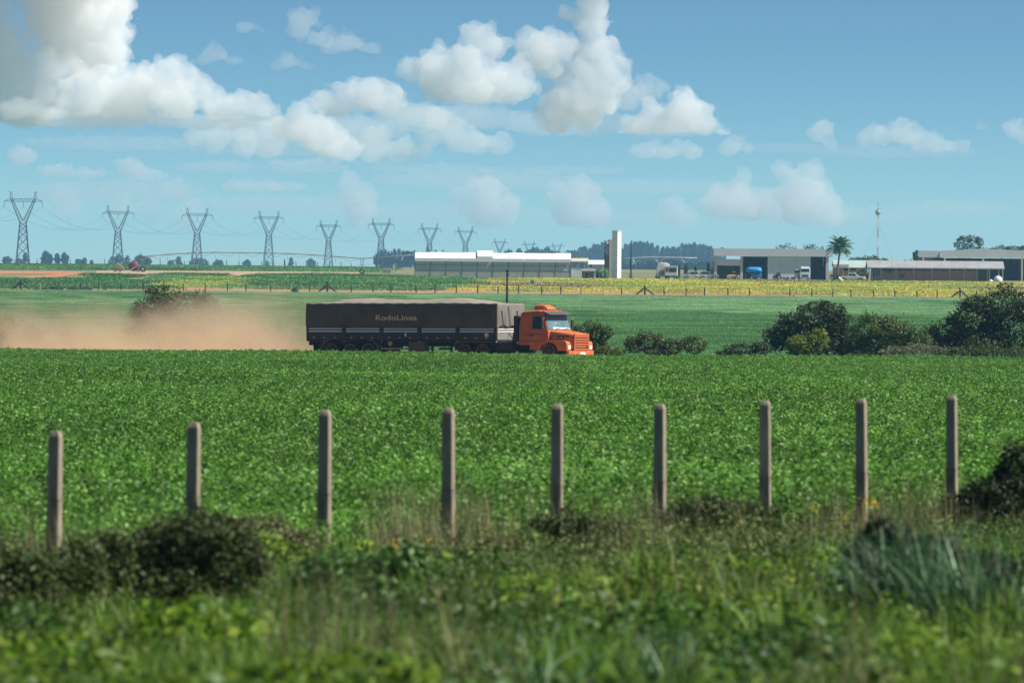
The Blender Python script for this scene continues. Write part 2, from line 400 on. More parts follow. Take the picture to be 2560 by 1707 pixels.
def build_field2():
    rng = np.random.default_rng(12)
    M1 = leafmat('grain_leaf', (.085, .235, .065), (.17, .36, .115), rough=.5, spec=.3, trans=.4, isl=.5)
    M2 = leafmat('grain_leaf_pale', (.21, .41, .16), (.36, .56, .25), rough=.5, spec=.3, trans=.4, isl=.5)
    kit = [blade_patch(rng, 4.2, 2600, .42, .07, .34, M1) for _ in range(4)] + [blade_patch(rng, 4.2, 2600, .42, .07, .34, M2) for _ in range(4)]
    P = grid_pts(-120, 120, 480, 1228, 4.0, rng, .15)
    p = (P[:, 0]-ROADC[0])*PD[0] + (P[:, 1]-ROADC[1])*PD[1]
    P = P[in_view(P, 10) & (p > 15)]; n = len(P)
    # the stand turns paler towards the far fence and along a few drill tracks
    w = (P[:, 1] - 860)/330 + .35*np.sin(P[:, 0]*.045 + P[:, 1]*.006) + .30*np.sin(P[:, 1]*.021 + .4*np.sin(P[:, 0]*.03)) + .35*np.sin((P[:, 0] + P[:, 1]*.10)*.42)**10 + rng.normal(0, .22, n)
    idx = rng.integers(0, 4, n) + np.where(w > .5, 4, 0)
    scatter('grain_crop', kit, on_ground(P), rng.uniform(0, 6.28, n), rng.uniform(.85, 1.15, n), idx,
            'pale green grain crop across the field beyond the dirt road', 'crop')
build_field2()

# fields beyond the far fence, given by their outline in the photograph
def fill(name, poly, mats, cell, leaf, h, label, rng, sheetmat, soil=None, dens=1.0, pad=0, d0=1245):
    o, W = sheet(name + '_plot', poly, sheetmat, d0=d0)
    xs = [w[0] for w in W]; ys = [w[1] for w in W]
    P = grid_pts(min(xs), max(xs), min(ys), max(ys), cell, rng, .3); G = on_ground(P)
    k = in_poly(P, W)
    G = G[k]
    if dens < 1: G = G[rng.random(len(G)) < dens]
    kit = [soy_patch(rng, cell*1.12, int(cell*cell*16), leaf*.72, leaf*.5, .1, h, M, rows=.9) for M in mats for _ in range(3)]
    n = len(G); q = G[:, 0]*.06 + G[:, 1]*.021
    w = .55 + .26*np.sin(G[:, 1]*.034 + 1.2*np.sin(G[:, 0]*.045)) + .26*np.sin(G[:, 0]*.075 + 2*np.sin(G[:, 1]*.012)) + rng.normal(0, .09, n)
    idx = np.clip((w*len(mats)).astype(int), 0, len(mats)-1)*3 + rng.integers(0, 3, n)
    scatter(name, kit, G, rng.uniform(0, 6.28, n), rng.uniform(.85, 1.15, n), idx, label, 'crop')

def build_far_fields():
    rng = np.random.default_rng(13)
    G1 = leafmat('far_green', (.04, .15, .03), (.09, .24, .06), trans=.25); G2 = leafmat('far_green_light', (.10, .24, .05), (.17, .32, .09), trans=.25)
    Y1 = leafmat('yellow_leaf', (.46, .43, .05), (.64, .55, .09), trans=.25); Y2 = leafmat('lime_leaf', (.28, .39, .06), (.40, .49, .09), trans=.25)
    BR = leafmat('stubble', (.24, .17, .10), (.34, .25, .15), trans=.1)
    SG = nmat('sheet_green', (.05, .13, .03), (.09, .18, .05), .3, .95, spec=.1)
    SY = nmat('sheet_yellow', (.24, .24, .07), (.32, .28, .09), .3, .95, spec=.1)
    SB = nmat('bare_earth', (.30, .17, .09), (.42, .25, .14), .12, .95, spec=.1, detail=8)
    SR = nmat('red_earth', (.36, .15, .07), (.48, .23, .11), .15, .95, spec=.1, detail=8)
    SP = nmat('pink_earth', (.36, .24, .15), (.46, .33, .21), .1, .95, spec=.1, detail=8)
    # bare soil under the far fence, along its whole length
    sheet('fence_strip_soil', [(-160, 733), (1280, 741), (2720, 752), (2720, 735), (1280, 722), (-160, 715)], SB, .06, 1100, 2600, 8, 30)
    fill('lush_crop', [(-160, 722), (395, 725), (420, 712), (200, 699), (-160, 704)], [G1, G1], 6, .34, .5, 'dark green crop plot left of the field track, behind the far fence', rng, SG)
    fill('green_bean_crop', [(585, 724), (1040, 729), (1135, 722), (1200, 700), (1010, 694), (800, 688), (690, 688), (600, 700)], [G1, G2, G1], 6, .34, .5, 'mid green bean plot in front of the white greenhouse', rng, SG)
    fill('light_green_crop', [(395, 720), (570, 719), (610, 701), (500, 697), (420, 705)], [G2, Y2], 6, .34, .6, 'light green narrow crop plot left of the bean plot', rng, SY)
    fill('small_green_crop', [(240, 697), (320, 697), (330, 690), (250, 690)], [G1], 6, .34, .6, 'small dark green strip of crop near the hose reel', rng, SG)
    fill('thin_green_crop', [(385, 701), (480, 700), (560, 690), (440, 688)], [G1, G2], 6, .34, .6, 'thin green strip of crop below the irrigation span', rng, SG)
    fill('yellow_soybean_crop', [(1150, 729), (1900, 737), (2720, 748), (2720, 713), (2300, 707), (1700, 702), (1290, 699), (1215, 703), (1160, 717)],
         [BR, Y2, Y1, Y2, Y1], 6, .34, .42, 'ripening yellow soybean field in front of the farm buildings', rng, SY, dens=.93)
    # bare plots and the red track on the left
    sheet('bare_plot', [(-120, 686), (180, 685), (230, 680), (-120, 676)], SR, .05)
    sheet('field_track', [(-60, 708), (120, 699), (215, 684), (170, 683), (60, 694), (-60, 701)], SR, .10)
    sheet('pale_plot', [(240, 684), (560, 690), (690, 690), (900, 689), (900, 680), (560, 674), (240, 677)], SP, .05)
    fill('rim_grass', [(-200, 674), (300, 676), (950, 681), (950, 672), (400, 666), (-200, 660.5)], [G1, G2], 8, .4, .5, 'dark green grass strip under the far row of posts', rng, SG)
build_far_fields()

# ------------------------------------------------------------------ weeds in front of the posts
def build_weeds():
    rng = np.random.default_rng(14)
    GL = leafmat('weed_leaf', (.065, .16, .008), (.22, .34, .020), rough=.55, trans=.35, c3=(.40, .48, .05))
    GB = leafmat('grass_blade', (.06, .15, .012), (.17, .29, .03), rough=.5, spec=.25, trans=.35, c3=(.28, .38, .10))
    GD = leafmat('dry_blade', (.13, .13, .05), (.30, .26, .13), rough=.7, trans=.25)
    GS = leafmat('scrub_leaf', (.055, .10, .016), (.15, .19, .045), rough=.6, trans=.25)
    DG = leafmat('deep_weed', (.022, .075, .007), (.075, .16, .016), rough=.55, trans=.25)
    def leafy(size, n, L, h, M, nm='weed', k=26, spread=.09):
        # little plants: several heads of leaves at different heights
        c = np.stack([rng.uniform(-size/2, size/2, k), rng.uniform(-size/2, size/2, k), h*rng.uniform(.35, 1.0, k)], 1)
        i = rng.integers(0, k, n); C = c[i] + rng.normal(0, 1, (n, 3))*np.array([spread, spread, .07]); C[:, 2] = np.clip(C[:, 2] - .5*h*rng.random(n)**2, .02, None)
        Nn = unit(np.stack([rng.normal(0, .75, n), rng.normal(0, .75, n), np.ones(n)], 1))
        V, F = leaf_arrays(rng, C, Nn, L*rng.uniform(.6, 1.4, n), L*.6*rng.uniform(.7, 1.3, n)); return variant(nm, V, F, M)
    def dome(r, h, n, L, M, nm='weed'):
        P, D = blob_points(rng, [(0, 0, h*.45, r, r, h*.5), (r*.5, r*.2, h*.35, r*.6, r*.6, h*.4), (-r*.4, -r*.3, h*.4, r*.6, r*.6, h*.45)], n, .55); P[:, 2] = np.clip(P[:, 2], .02, None)
        V, F = leaf_arrays(rng, P, D*.6 + rng.normal(size=(n, 3))*.7 + np.array([0, 0, .7]), L*rng.uniform(.6, 1.4, n), L*.6*rng.uniform(.6, 1.3, n)); return variant(nm, V, F, M)
    kitW = [leafy(1.2, 800, .075, .34, GL) for _ in range(4)] + [leafy(1.2, 1000, .045, .42, GS) for _ in range(3)] + [leafy(1.2, 900, .06, .30, DG) for _ in range(3)]
    kitG = [blade_patch(rng, 1.1, 260, .40, .013, .22, GB, segs=4) for _ in range(4)] + [blade_patch(rng, 1.0, 110, .85, .008, .20, GD, segs=4) for _ in range(3)]
    kitC = [blade_patch(rng, .35, 70, .55, .026, .40, GB, segs=5) for _ in range(4)]
    kitD = [dome(.42, .55, 900, .07, DG) for _ in range(2)] + [dome(.45, .5, 900, .08, GL) for _ in range(3)] + [dome(.4, .5, 1000, .05, GS)]
    def corner(P): q = project(on_ground(P)); return (q[:, 0] < 660) & (P[:, 1] > 52) & (P[:, 1] < 72)
    P = grid_pts(-16, 16, 30, 100, .85, rng, .4); fd = fence_depth(P[:, 0])
    P = P[in_view(P, 2.5, .064) & (P[:, 1] < fd + 1.6)]; P = P[~(corner(P) & (rng.random(len(P)) < .8))]; n = len(P); fd = fence_depth(P[:, 0])
    near = np.clip((fd - P[:, 1])/10, 0, 1)           # 0 at the posts, 1 ten metres in front
    patch = np.sin(P[:, 0]*1.1 + 2)*np.sin(P[:, 1]*.28 + P[:, 0]*.3) + .4*np.sin(P[:, 0]*2.3 - P[:, 1]*.5)
    scr = rng.random(n) < np.where(near < .9, .75, .12)
    idx = np.where(scr, 4 + rng.integers(0, 3, n), np.where(patch + rng.normal(0, .3, n) > .25, 7 + rng.integers(0, 3, n), rng.integers(0, 4, n)))
    sc = rng.uniform(.5, 1.15, n)*np.where(near < .6, .7, .95)*(.8 + .45*np.clip(patch, -1, 1))
    scatter('leafy_weeds', kitW, on_ground(P), rng.uniform(0, 6.28, n), sc, idx, 'low leafy green weeds covering the verge in front of the posts', 'weeds')
    P = grid_pts(-16, 16, 30, 102, .8, rng, .45); fd = fence_depth(P[:, 0]); P = P[in_view(P, 2.5, .064) & (P[:, 1] < fd + 2.2)]; P = P[~(corner(P) & (rng.random(len(P)) < .45))]; n = len(P); fd = fence_depth(P[:, 0])
    dry = rng.random(n) < np.where(fd - P[:, 1] < 6, .45, .05)
    keep = rng.random(n) < .62; idx = np.where(dry, 4 + rng.integers(0, 3, n), rng.integers(0, 4, n))
    scatter('wild_grass', kitG, on_ground(P)[keep], rng.uniform(0, 6.28, n)[keep], rng.uniform(.5, 1.1, n)[keep], idx[keep], 'wild grass with dry stalks growing along the row of concrete posts', 'grass')
    P = np.stack([rng.uniform(-8, 8, 230), rng.uniform(33, 68, 230)], 1); P = P[in_view(P, 1.0, .062) & ~corner(P)]; n = len(P)
    scatter('broad_grass', kitC, on_ground(P), rng.uniform(0, 6.28, n), rng.uniform(.5, 1.15, n), rng.integers(0, 4, n), 'arching broad bladed grass tufts on the near verge', 'grass')
    P = np.stack([rng.uniform(-8, 8, 210), rng.uniform(34, 78, 210)], 1); P = P[in_view(P, 1.0, .062) & ~corner(P)]; n = len(P)
    scatter('weed_mounds', kitD, on_ground(P), rng.uniform(0, 6.28, n), rng.uniform(.5, 1.1, n), rng.integers(0, 6, n), 'rounded weed mounds of different greens scattered over the verge', 'weeds')
    # small yellow flower heads
    V, F = leaf_arrays(rng, rng.normal(0, .022, (12, 3)) + np.array([0, 0, .5]), rng.normal(size=(12, 3)) + np.array([0, 0, 1]), .03, .025)
    V2, F2 = blade_arrays(rng, np.zeros((3, 3)), .52, .008, .03, 3)
    V, F = merge_arrays([(V, F), (V2, F2)])
    kitF = [variant('flower', V, F, leafmat('yellow_petal', (.55, .40, .02), (.75, .52, .04), trans=.2))]
    P = np.array([[gp(px*1.0884, d).x, d] for px, d in ((1630, 88), (1625, 88.6), (2010, 88), (1985, 87), (1940, 86), (2000, 87.2), (905, 74), (910, 72), (980, 75), (1700, 84), (1870, 87), (700, 70))])
    n = len(P); scatter('wild_flowers', kitF, on_ground(P), rng.uniform(0, 6, n), rng.uniform(.8, 1.2, n), np.zeros(n, int), 'scattered small yellow wild flower heads among the weeds', 'flowers')
build_weeds()
# ------------------------------------------------------------------ the truck (x forward from the bumper, y to its left, z up)
def build_truck():
    OR = nmat('orange_paint', (.46, .135, .045), (.62, .165, .045), 1.8, .5, spec=.35, detail=6)
    ORD = nmat('orange_paint_dusty', (.50, .155, .04), (.66, .19, .05), 2.2, .6, spec=.3, detail=8)
    BK = nmat('chassis_black', (.012, .011, .010), (.045, .034, .026), 2.0, .7, spec=.3)
    RUB = nmat('rubber', (.012, .012, .012), (.03, .027, .024), 3.0, .85, spec=.2)
    DST = nmat('dusty_wheel', (.16, .085, .045), (.26, .15, .085), 6.0, .9, spec=.1)
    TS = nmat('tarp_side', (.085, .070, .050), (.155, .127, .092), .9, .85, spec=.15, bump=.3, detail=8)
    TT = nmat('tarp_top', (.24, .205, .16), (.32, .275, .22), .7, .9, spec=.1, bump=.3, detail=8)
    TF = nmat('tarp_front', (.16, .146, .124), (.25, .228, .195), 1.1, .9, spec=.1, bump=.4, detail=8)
    BRD = nmat('dark_board', (.030, .025, .020), (.060, .048, .036), 1.2, .6, spec=.35, detail=8)
    STR = nmat('cream_strip', (.76, .70, .58), (.86, .81, .70), 3, .6)
    ALU = nmat('grey_metal', (.20, .195, .185), (.29, .28, .26), 2, .5, spec=.4)
    MUD = nmat('grey_mudguard', (.14, .11, .09), (.22, .175, .145), 3, .8)
    GLS = nmat('windshield_glass', (.10, .17, .20), (.16, .26, .29), 1.5, .06, spec=.9)
    GLD = nmat('dark_glass', (.008, .012, .016), None, rough=.06, spec=.7)
    HL = nmat('headlight_glass', (.78, .78, .74), (.88, .88, .84), 6, .2, spec=.6)
    TAN = nmat('tan_lettering', (.80, .50, .27), (.88, .60, .35), 5, .8)
    WHT = nmat('white_plate', (.72, .74, .72), (.82, .82, .8), 4, .6)
    GLDN = nmat('brass_disc', (.50, .34, .13), (.60, .42, .18), 5, .6)
    VIS = nmat('visor_grey', (.085, .085, .095), (.12, .12, .13), 3, .5)
    root = empty('articulated_truck', (TR0.x + PD[0]*1.25, TR0.y + PD[1]*1.25, 0), -YAW,
                 'orange bonneted truck pulling a long trailer under a dark tarpaulin, trailing dust', 'truck')
    root.rotation_euler = (0, -math.atan(ROAD_SLOPE), -YAW)
    root.location.z = gz(ROADC[0], ROADC[1]) + .10
    # --- wheels
    def wheel(x, y, r=.52, w=.30, side=-1):
        prof = [(r*.55, -w/2), (r*.9, -w/2), (r*.985, -w*.36), (r, -w*.2), (r, w*.2), (r*.985, w*.36), (r*.9, w/2), (r*.55, w/2)]
        t = MB().lathe(prof, (0, 0, 0), 'y', 28).build('wheel', RUB, root, True, loc=(x, y, r))
        o = side*w/2
        MB().lathe([(.02, o*.55), (.09, o*.55), (.10, o*1.05), (.15, o*1.05), (.16, o*.5), (r*.70, o*.75), (r*.78, o*1.02), (r*.80, o*.9)], (0, 0, 0), 'y', 28).build('rim', DST, t, True)
        MB().lathe([(r*.80, o*1.0), (r*.81, o*1.025), (r*.90, o*1.012), (r*.905, o*.98)], (0, 0, 0), 'y', 28).build('sidewall', DST, t, True)
        return t
    for x in (-1.29, -6.10, -7.42, -14.55 - .0, -15.92, -17.29 + .0):
        for sd in (-1, 1):
            wheel(x, sd*1.06, side=sd)
            if x < -2: wheel(x, sd*.73, side=sd)
    for x in (-1.29, -6.10, -7.42, -14.55, -15.92, -17.29):
        MB().lathe([(.09, -.9), (.09, -.2), (.2, -.15), (.2, .15), (.09, .2), (.09, .9)], (x, 0, .52), 'y', 12).build('axle', BK, root)
    # --- tractor chassis
    for sd in (-1, 1):
        MB().box(-8.3, -.25, sd*.43-.05, sd*.43+.05, .72, .98).build('chassis_rail', BK, root)
        MB().prism([(-8.15, .62), (-8.15, 1.06), (-7.4, 1.12), (-5.5, 1.12), (-5.35, .9), (-5.5, 1.07), (-7.4, 1.07), (-8.1, 1.02)], sd*.6, sd*1.22).build('mudguard', MUD, root)
    MB().lathe([(.30, -.55), (.34, -.5), (.34, .5), (.30, .55)], (-4.5, -.95, .78), 'x', 18).build('fuel_tank', BK, root, True)
    MB().lathe([(.30, -.55), (.34, -.5), (.34, .5), (.30, .55)], (-4.5, .95, .78), 'x', 18).build('fuel_tank', BK, root, True)
    MB().prism([(-7.4, 1.0), (-6.1, 1.0), (-6.2, 1.17), (-7.3, 1.17)], -.5, .5).build('fifth_wheel', BK, root)
    MB().box(-3.92, -3.58, -1.12, -.78, 1.1, 2.62).build('air_intake', BK, root, bevel=.06)
    MB().tube([(-3.75, .95, .9), (-3.75, .95, 2.9), (-3.85, .95, 3.05)], .07, 10).build('exhaust_pipe', BK, root, True)
    MB().tube([(-3.6, -.2, 1.5), (-4.1, -.25, 1.15), (-4.6, -.2, 1.2), (-5.0, -.1, 1.6)], .025, 6).build('air_hose', BK, root, True)
    # --- cab shell
    prof = [(-3.50, .92), (-3.50, 1.9), (-3.42, 2.70), (-3.30, 2.83), (-2.2, 2.90), (-1.80, 2.84), (-1.74, 2.76), (-1.42, 1.80), (-1.36, 1.70), (-1.36, .92)]
    def hw(z): return 1.15 if z < 1.7 else 1.15 - .11*(z-1.7)/1.2
    L1 = [(x, -hw(z), z) for x, z in prof]; L2 = [(x, hw(z), z) for x, z in prof]
    mid1 = [(x, -hw(z)*.8, z + (.05 if z > 2.75 else 0)) for x, z in prof]; mid2 = [(x, hw(z)*.8, z + (.05 if z > 2.75 else 0)) for x, z in prof]
    MB().loft([L1, mid1, mid2, L2]).build('cab', OR, root, bevel=.035)
    def sidepanel(name, poly, M, y, t=.012, parent=root, bevel=0):
        # panel that follows the lean of the cab side
        a = [(x, -(hw(z) + y), z) for x, z in poly]; b = [(x, -(hw(z) + y - t), z) for x, z in poly]
        return MB().loft([a, b]).build(name, M, parent, bevel=bevel)
    door = sidepanel('door', [(-2.70, .66), (-2.70, 2.66), (-2.02, 2.68), (-1.80, 2.60), (-1.56, 1.72), (-1.56, 1.18), (-1.95, 1.18), (-2.0, .66)], OR, .022, .04, bevel=.012)
    sidepanel('window', [(-2.52, 1.86), (-2.52, 2.56), (-1.98, 2.58), (-1.86, 2.5), (-1.68, 1.86)], GLD, .032, .015, door)
    sidepanel('window_divider', [(-2.06, 1.86), (-2.06, 2.58), (-2.02, 2.58), (-2.02, 1.86)], BK, .038, .01, door)
    sidepanel('handle', [(-2.66, 1.44), (-2.66, 1.50), (-2.46, 1.50), (-2.46, 1.44)], BK, .05, .03, door)
    for k, z in enumerate((1.52, 1.16)):
        sidepanel('body_groove', [(-3.48, z), (-3.48, z+.022), (-1.6, z+.022), (-1.6, z)], nmat('groove_brown', (.16, .05, .02), None, rough=.8), .0245, .01)
    sidepanel('sleeper_panel', [(-3.22, 1.78), (-3.22, 2.55), (-2.80, 2.57), (-2.80, 1.78)], nmat('orange_repaint', (.66, .13, .03), (.72, .17, .04), 2, .4), .012, .02, bevel=.02)
    # far side door, the same without the sleeper repaint
    b = [(x, hw(z) + .02, z) for x, z in [(-2.70, .66), (-2.70, 2.66), (-2.02, 2.68), (-1.80, 2.60), (-1.56, 1.72), (-1.56, .8), (-2.0, .66)]]
    a2 = [(x, y - .04, z) for x, y, z in b]; d2 = MB().loft([a2, b]).build('door', OR, root)
    b = [(x, hw(z) + .03, z) for x, z in [(-2.52, 1.86), (-2.52, 2.56), (-1.98, 2.58), (-1.68, 1.86)]]; MB().loft([[(x, y-.012, z) for x, y, z in b], b]).build('window', GLD, d2)
    # windshield
    def wsp(t, y, off): # along the raked glass, t = 0 base .. 1 top
        x0, z0, x1, z1 = -1.42, 1.80, -1.74, 2.76; n = Vector((z1-z0, 0, x0-x1)).normalized()
        return (x0 + (x1-x0)*t + n.x*off, y, z0 + (z1-z0)*t + n.z*off)
    def ws(name, t0, t1, w0, w1, off, M, parent=root, y0=None):
        lo = [wsp(t0, -w0, off), wsp(t0, w0, off), wsp(t1, w1, off), wsp(t1, -w1, off)]
        hi = [wsp(t0, -w0, off-.015), wsp(t0, w0, off-.015), wsp(t1, w1, off-.015), wsp(t1, -w1, off-.015)]
        return MB().loft([hi, lo]).build(name, M, parent)
    ws('windshield_seal', .005, .97, 1.10, 1.01, .012, BK)
    wsh = ws('windshield', .03, .945, 1.06, .975, .022, GLS)
    PW = nmat('dashboard_white', (.62, .66, .66), (.75, .78, .78), 6, .5)
    MB().loft([[wsp(.04, -.62, .024), wsp(.04, .98, .024), wsp(.12, .95, .024), wsp(.16, -.55, .024)], [wsp(.04, -.62, .028), wsp(.04, .98, .028), wsp(.12, .95, .028), wsp(.16, -.55, .028)]]).build('dashboard_papers', PW, wsh)
    lp = [wsp(.23 + .19*math.sin(a*math.pi/10), -.15 + .24*math.cos(a*math.pi/10), .03) for a in range(0, 11)]
    MB().tube(lp, .018, 6).build('steering_wheel', nmat('steering_white', (.5, .55, .56), None), wsh, True)
    for y in (-.55, .3):
        MB().tube([wsp(.0, y, .05), wsp(.06, y+.32, .045), wsp(.10, y+.6, .045)], .014, 5).build('wiper', BK, root)
    MB().loft([[(-1.86, -1.08, 2.86), (-1.30, -1.10, 2.66), (-1.30, 1.10, 2.66), (-1.86, 1.08, 2.86)], [(-1.86, -1.08, 2.90), (-1.28, -1.10, 2.70), (-1.28, 1.10, 2.70), (-1.86, 1.08, 2.90)]]).build('sun_visor', VIS, root, bevel=.01)
    MB().loft([[(-2.95, -.42, 2.93), (-1.98, -.42, 2.93), (-1.98, .42, 2.93), (-2.95, .42, 2.93)], [(-2.97, -.44, 3.10), (-2.0, -.44, 3.06), (-2.0, .44, 3.06), (-2.97, .44, 3.10)], [(-2.85, -.33, 3.26), (-2.3, -.33, 3.24), (-2.3, .33, 3.24), (-2.85, .33, 3.26)]]).build('roof_cooler', OR, root, bevel=.07, seg=3)
    for y in (-.75, .8):
        MB().lathe([(.05, 0), (.06, .03), (.04, .09), (.01, .11)], (-2.0, y, 2.915), 'z', 10).build('roof_marker_light', nmat('red_lens', (.5, .06, .03), None, rough=.3), root, True)
    # mirrors
    MB().tube([(-1.62, -1.16, 2.5), (-1.55, -1.40, 2.5), (-1.55, -1.40, 1.9), (-1.6, -1.17, 1.85)], .016, 6).build('mirror_bracket', ALU, root, True)
    MB().box(-1.60, -1.53, -1.52, -1.32, 1.92, 2.38).build('mirror', BK, root, bevel=.02)
    MB().tube([(-1.62, 1.16, 2.5), (-1.55, 1.40, 2.5), (-1.55, 1.40, 1.9), (-1.6, 1.17, 1.85)], .016, 6).build('mirror_bracket', ALU, root, True)
    MB().box(-1.60, -1.53, 1.32, 1.52, 1.92, 2.38).build('mirror', BK, root, bevel=.02)
    # bonnet
    secs = []
    for x, w, zt, wb in ((-1.36, 1.02, 1.79, 1.08), (-.9, .97, 1.73, 1.0), (-.35, .86, 1.66, .88), (-.05, .76, 1.61, .78), (.10, .72, 1.56, .74)):
        secs.append([(x, -wb, .70), (x, -w, zt-.20), (x, -w*.93, zt-.05), (x, -w*.72, zt), (x, w*.72, zt), (x, w*.93, zt-.05), (x, w, zt-.20), (x, wb, .70)])
    MB().loft(secs).build('bonnet', OR, root, bevel=.03)
    MB().box(.10, .16, -.66, .66, .60, 1.53).build('grille_back', BK, root)
    gr = MB().box(.12, .21, -.70, .70, 1.46, 1.58).build('grille', OR, root, bevel=.02)
    for sd in (-1, 1): MB().box(.12, .20, sd*.66-.04, sd*.66+.04, .60, 1.46).build('grille_edge', OR, gr, bevel=.012)
    for k in range(6):
        z = .64 + k*.143; MB().box(.12, .20, -.62, .62, z, z+.088).build('grille_bar', OR, gr, bevel=.015)
    MB().box(.205, .215, .42, .56, .80, .86).build('badge', BK, gr)
    vp = MB().box(-.32, -.05, -.865, -.855, 1.40, 1.45).build('bonnet_vent', BK, root); vp.rotation_euler.z = 0
    # side number plate on the bonnet with its lettering
    bd = empty('bonnet_badge', (-.62, -.95, 1.36)); bd.parent = root
    MB().box(-.22, .22, -.012, .012, -.085, .085).build('badge_plate', BK, bd)
    for q, c in enumerate('112'): txt(bd, c, .15, (-.18 + q*.115, -.016, -.05), (math.pi/2, 0, 0), WHT, 'badge_numeral', bold=.004)
    bd.rotation_euler.z = .13
    MB().tube([(-1.10, -1.02, 1.56), (-1.16, -1.06, 1.42), (-1.27, -1.06, 1.25)], .028, 6).build('bonnet_strap', BK, root, True)
    # fenders with wheel arches
    for sd in (-1, 1):
        arch = [(-1.29 + .68*math.cos(a), .50 + .60*math.sin(a)) for a in np.linspace(math.radians(168), math.radians(12), 16)]
        poly = [(-2.02, .60), (-2.0, 1.10), (-1.86, 1.17), (-.22, 1.17), (-.02, 1.12), (.03, 1.0), (.03, .60)]
        poly = [(-2.02, .60)] + [(-1.96, .60)] + arch + [(-.62, .60), (.03, .60), (.03, 1.0), (-.02, 1.12), (-.22, 1.17), (-1.86, 1.17), (-2.0, 1.10)]
        y0, y1 = (-1.25, -.86) if sd < 0 else (.86, 1.25)
        MB().prism(poly, y0, y1).build('fender', ORD if sd < 0 else OR, root, bevel=.02)
        hb = MB().box(.0, .06, sd*1.02-.20, sd*1.02+.20, .62, .98).build('headlight_housing', OR, root, bevel=.03)
        MB().box(.045, .085, sd*1.02-.12, sd*1.02+.12, .68, .90).build('headlight', HL, hb, bevel=.02)
    bm = MB().prism([(.0, -1.26), (.16, -1.20), (.26, -.7), (.26, .7), (.16, 1.20), (.0, 1.26)], .34, .60, 'z').build('bumper', OR, root, bevel=.03)
    MB().box(.262, .275, -.25, .25, .40, .52).build('number_plate', WHT, bm)
    # --- trailer (front wall at x = -5.0, tail at -19.05)
    X0, X1, HW = -5.02, -19.07, 1.30
    ZB, ZM, ZT = 1.24, 2.04, 3.32
    MB().box(X1, X0, -1.22, 1.22, 1.10, 1.235).build('trailer_deck', BK, root)
    for sd in (-1, 1):
        MB().box(X1+.3, -8.2, sd*.45-.07, sd*.45+.07, .82, 1.095).build('trailer_beam', BK, root)
        MB().prism([(-8.2, .82), (-6.4, 1.12), (-5.1, 1.12), (-5.1, 1.19), (-8.2, 1.19)], sd*.45-.065, sd*.45+.065).build('gooseneck', BK, root)
    W = (X0 - X1)/5
    for sd in (-1, 1):
        for k in range(5):
            a, c = X1 + k*W, X1 + (k+1)*W; y = sd*HW
            p = MB().box(a+.05, c-.05, min(y, y-sd*.05), max(y, y-sd*.05), ZB, ZM).build('side_board', BRD, root)
            if sd < 0:
                for z in (1.655, 1.805):
                    MB().prism([(-HW-.003, z-.012), (-HW-.075, z-.012), (-HW-.075, z-.004), (-HW-.003, z+.080)], a+.17, c-.17, 'x').build('rub_strip', STR, p)
                for q in range(4):
                    xx = a + (q+.5)*W/4
                    MB().box(xx-.035, xx+.035, -HW-.018, -HW-.002, ZB+.02, 1.63).build('board_rib', BRD, p)
                for q in range(3):
                    xx = a + (q+.75)*W/3.6
                    MB().box(xx-.12, xx+.02, -HW-.022, -HW-.004, ZB+.06, ZB+.105).build('reflector', nmat('reflector_white', (.6, .57, .55), None, rough=.4), p)
                    MB().box(xx+.02, xx+.10, -HW-.022, -HW-.004, ZB+.06, ZB+.105).build('reflector', nmat('reflector_red', (.30, .05, .04), None, rough=.4), p)
        for k in range(6):
            x = X1 + k*W; y = sd*HW
            MB().box(max(x-.06, X1-.02), min(x+.06, X0+.02), min(y-sd*.08, y+sd*.03), max(y-sd*.08, y+sd*.03), ZB-.10, ZM).build('side_post', BRD, root)
            MB().box(x-.03 if k else x, x+.03, sd*HW-.03, sd*HW+.03, ZB-.17, ZB-.1).build('corner_lamp', nmat('lamp_white', (.5, .47, .43), None, rough=.4), root)
    MB().box(X0-9.86, X0-9.76, -HW-.03, -HW-.004, 1.40, 1.56).build('plate', WHT, root) if False else None
    MB().box(-11.73, -11.62, -HW-.032, -HW-.004, 1.40, 1.60).build('white_placard', WHT, root)
    MB().box(-5.85, -5.58, -HW-.032, -HW-.004, 1.40, 1.60).build('capacity_placard', nmat('placard_yellow', (.62, .62, .42), None, rough=.6), root)
    # front wall: steel below, tarp folded over it
    fw = MB().box(X0-.06, X0, -HW, HW, 1.20, ZM).build('front_wall', ALU, root)
    for z in (1.655, 1.805): MB().box(X0, X0+.025, -HW+.05, HW-.05, z, z+.052).build('rub_strip', STR, fw)
    MB().box(X0, X0+.03, -HW+.05, HW-.05, 1.93, 1.99).build('tie_rail', BK, fw)
    tw = MB().box(X1, X1+.06, -HW, HW, 1.20, ZM).build('tail_wall', BRD, root)
    # tarp: side skirts, front, rear and humped roof, modelled with folds
    rng = np.random.default_rng(3)
    def surf(name, P, M, nx, ny, th=.012):
        V = np.array(P).reshape(-1, 3); i = (np.arange(nx-1)[:, None]*ny + np.arange(ny-1)).ravel()
        F = np.stack([i, i+1, i+ny+1, i+ny], 1); o = link(name, raw_mesh(name, V, [F], [M], True), root)
        md = o.modifiers.new('thick', 'SOLIDIFY'); md.thickness = th; md.offset = 0; return o
    nx, nz = 141, 14
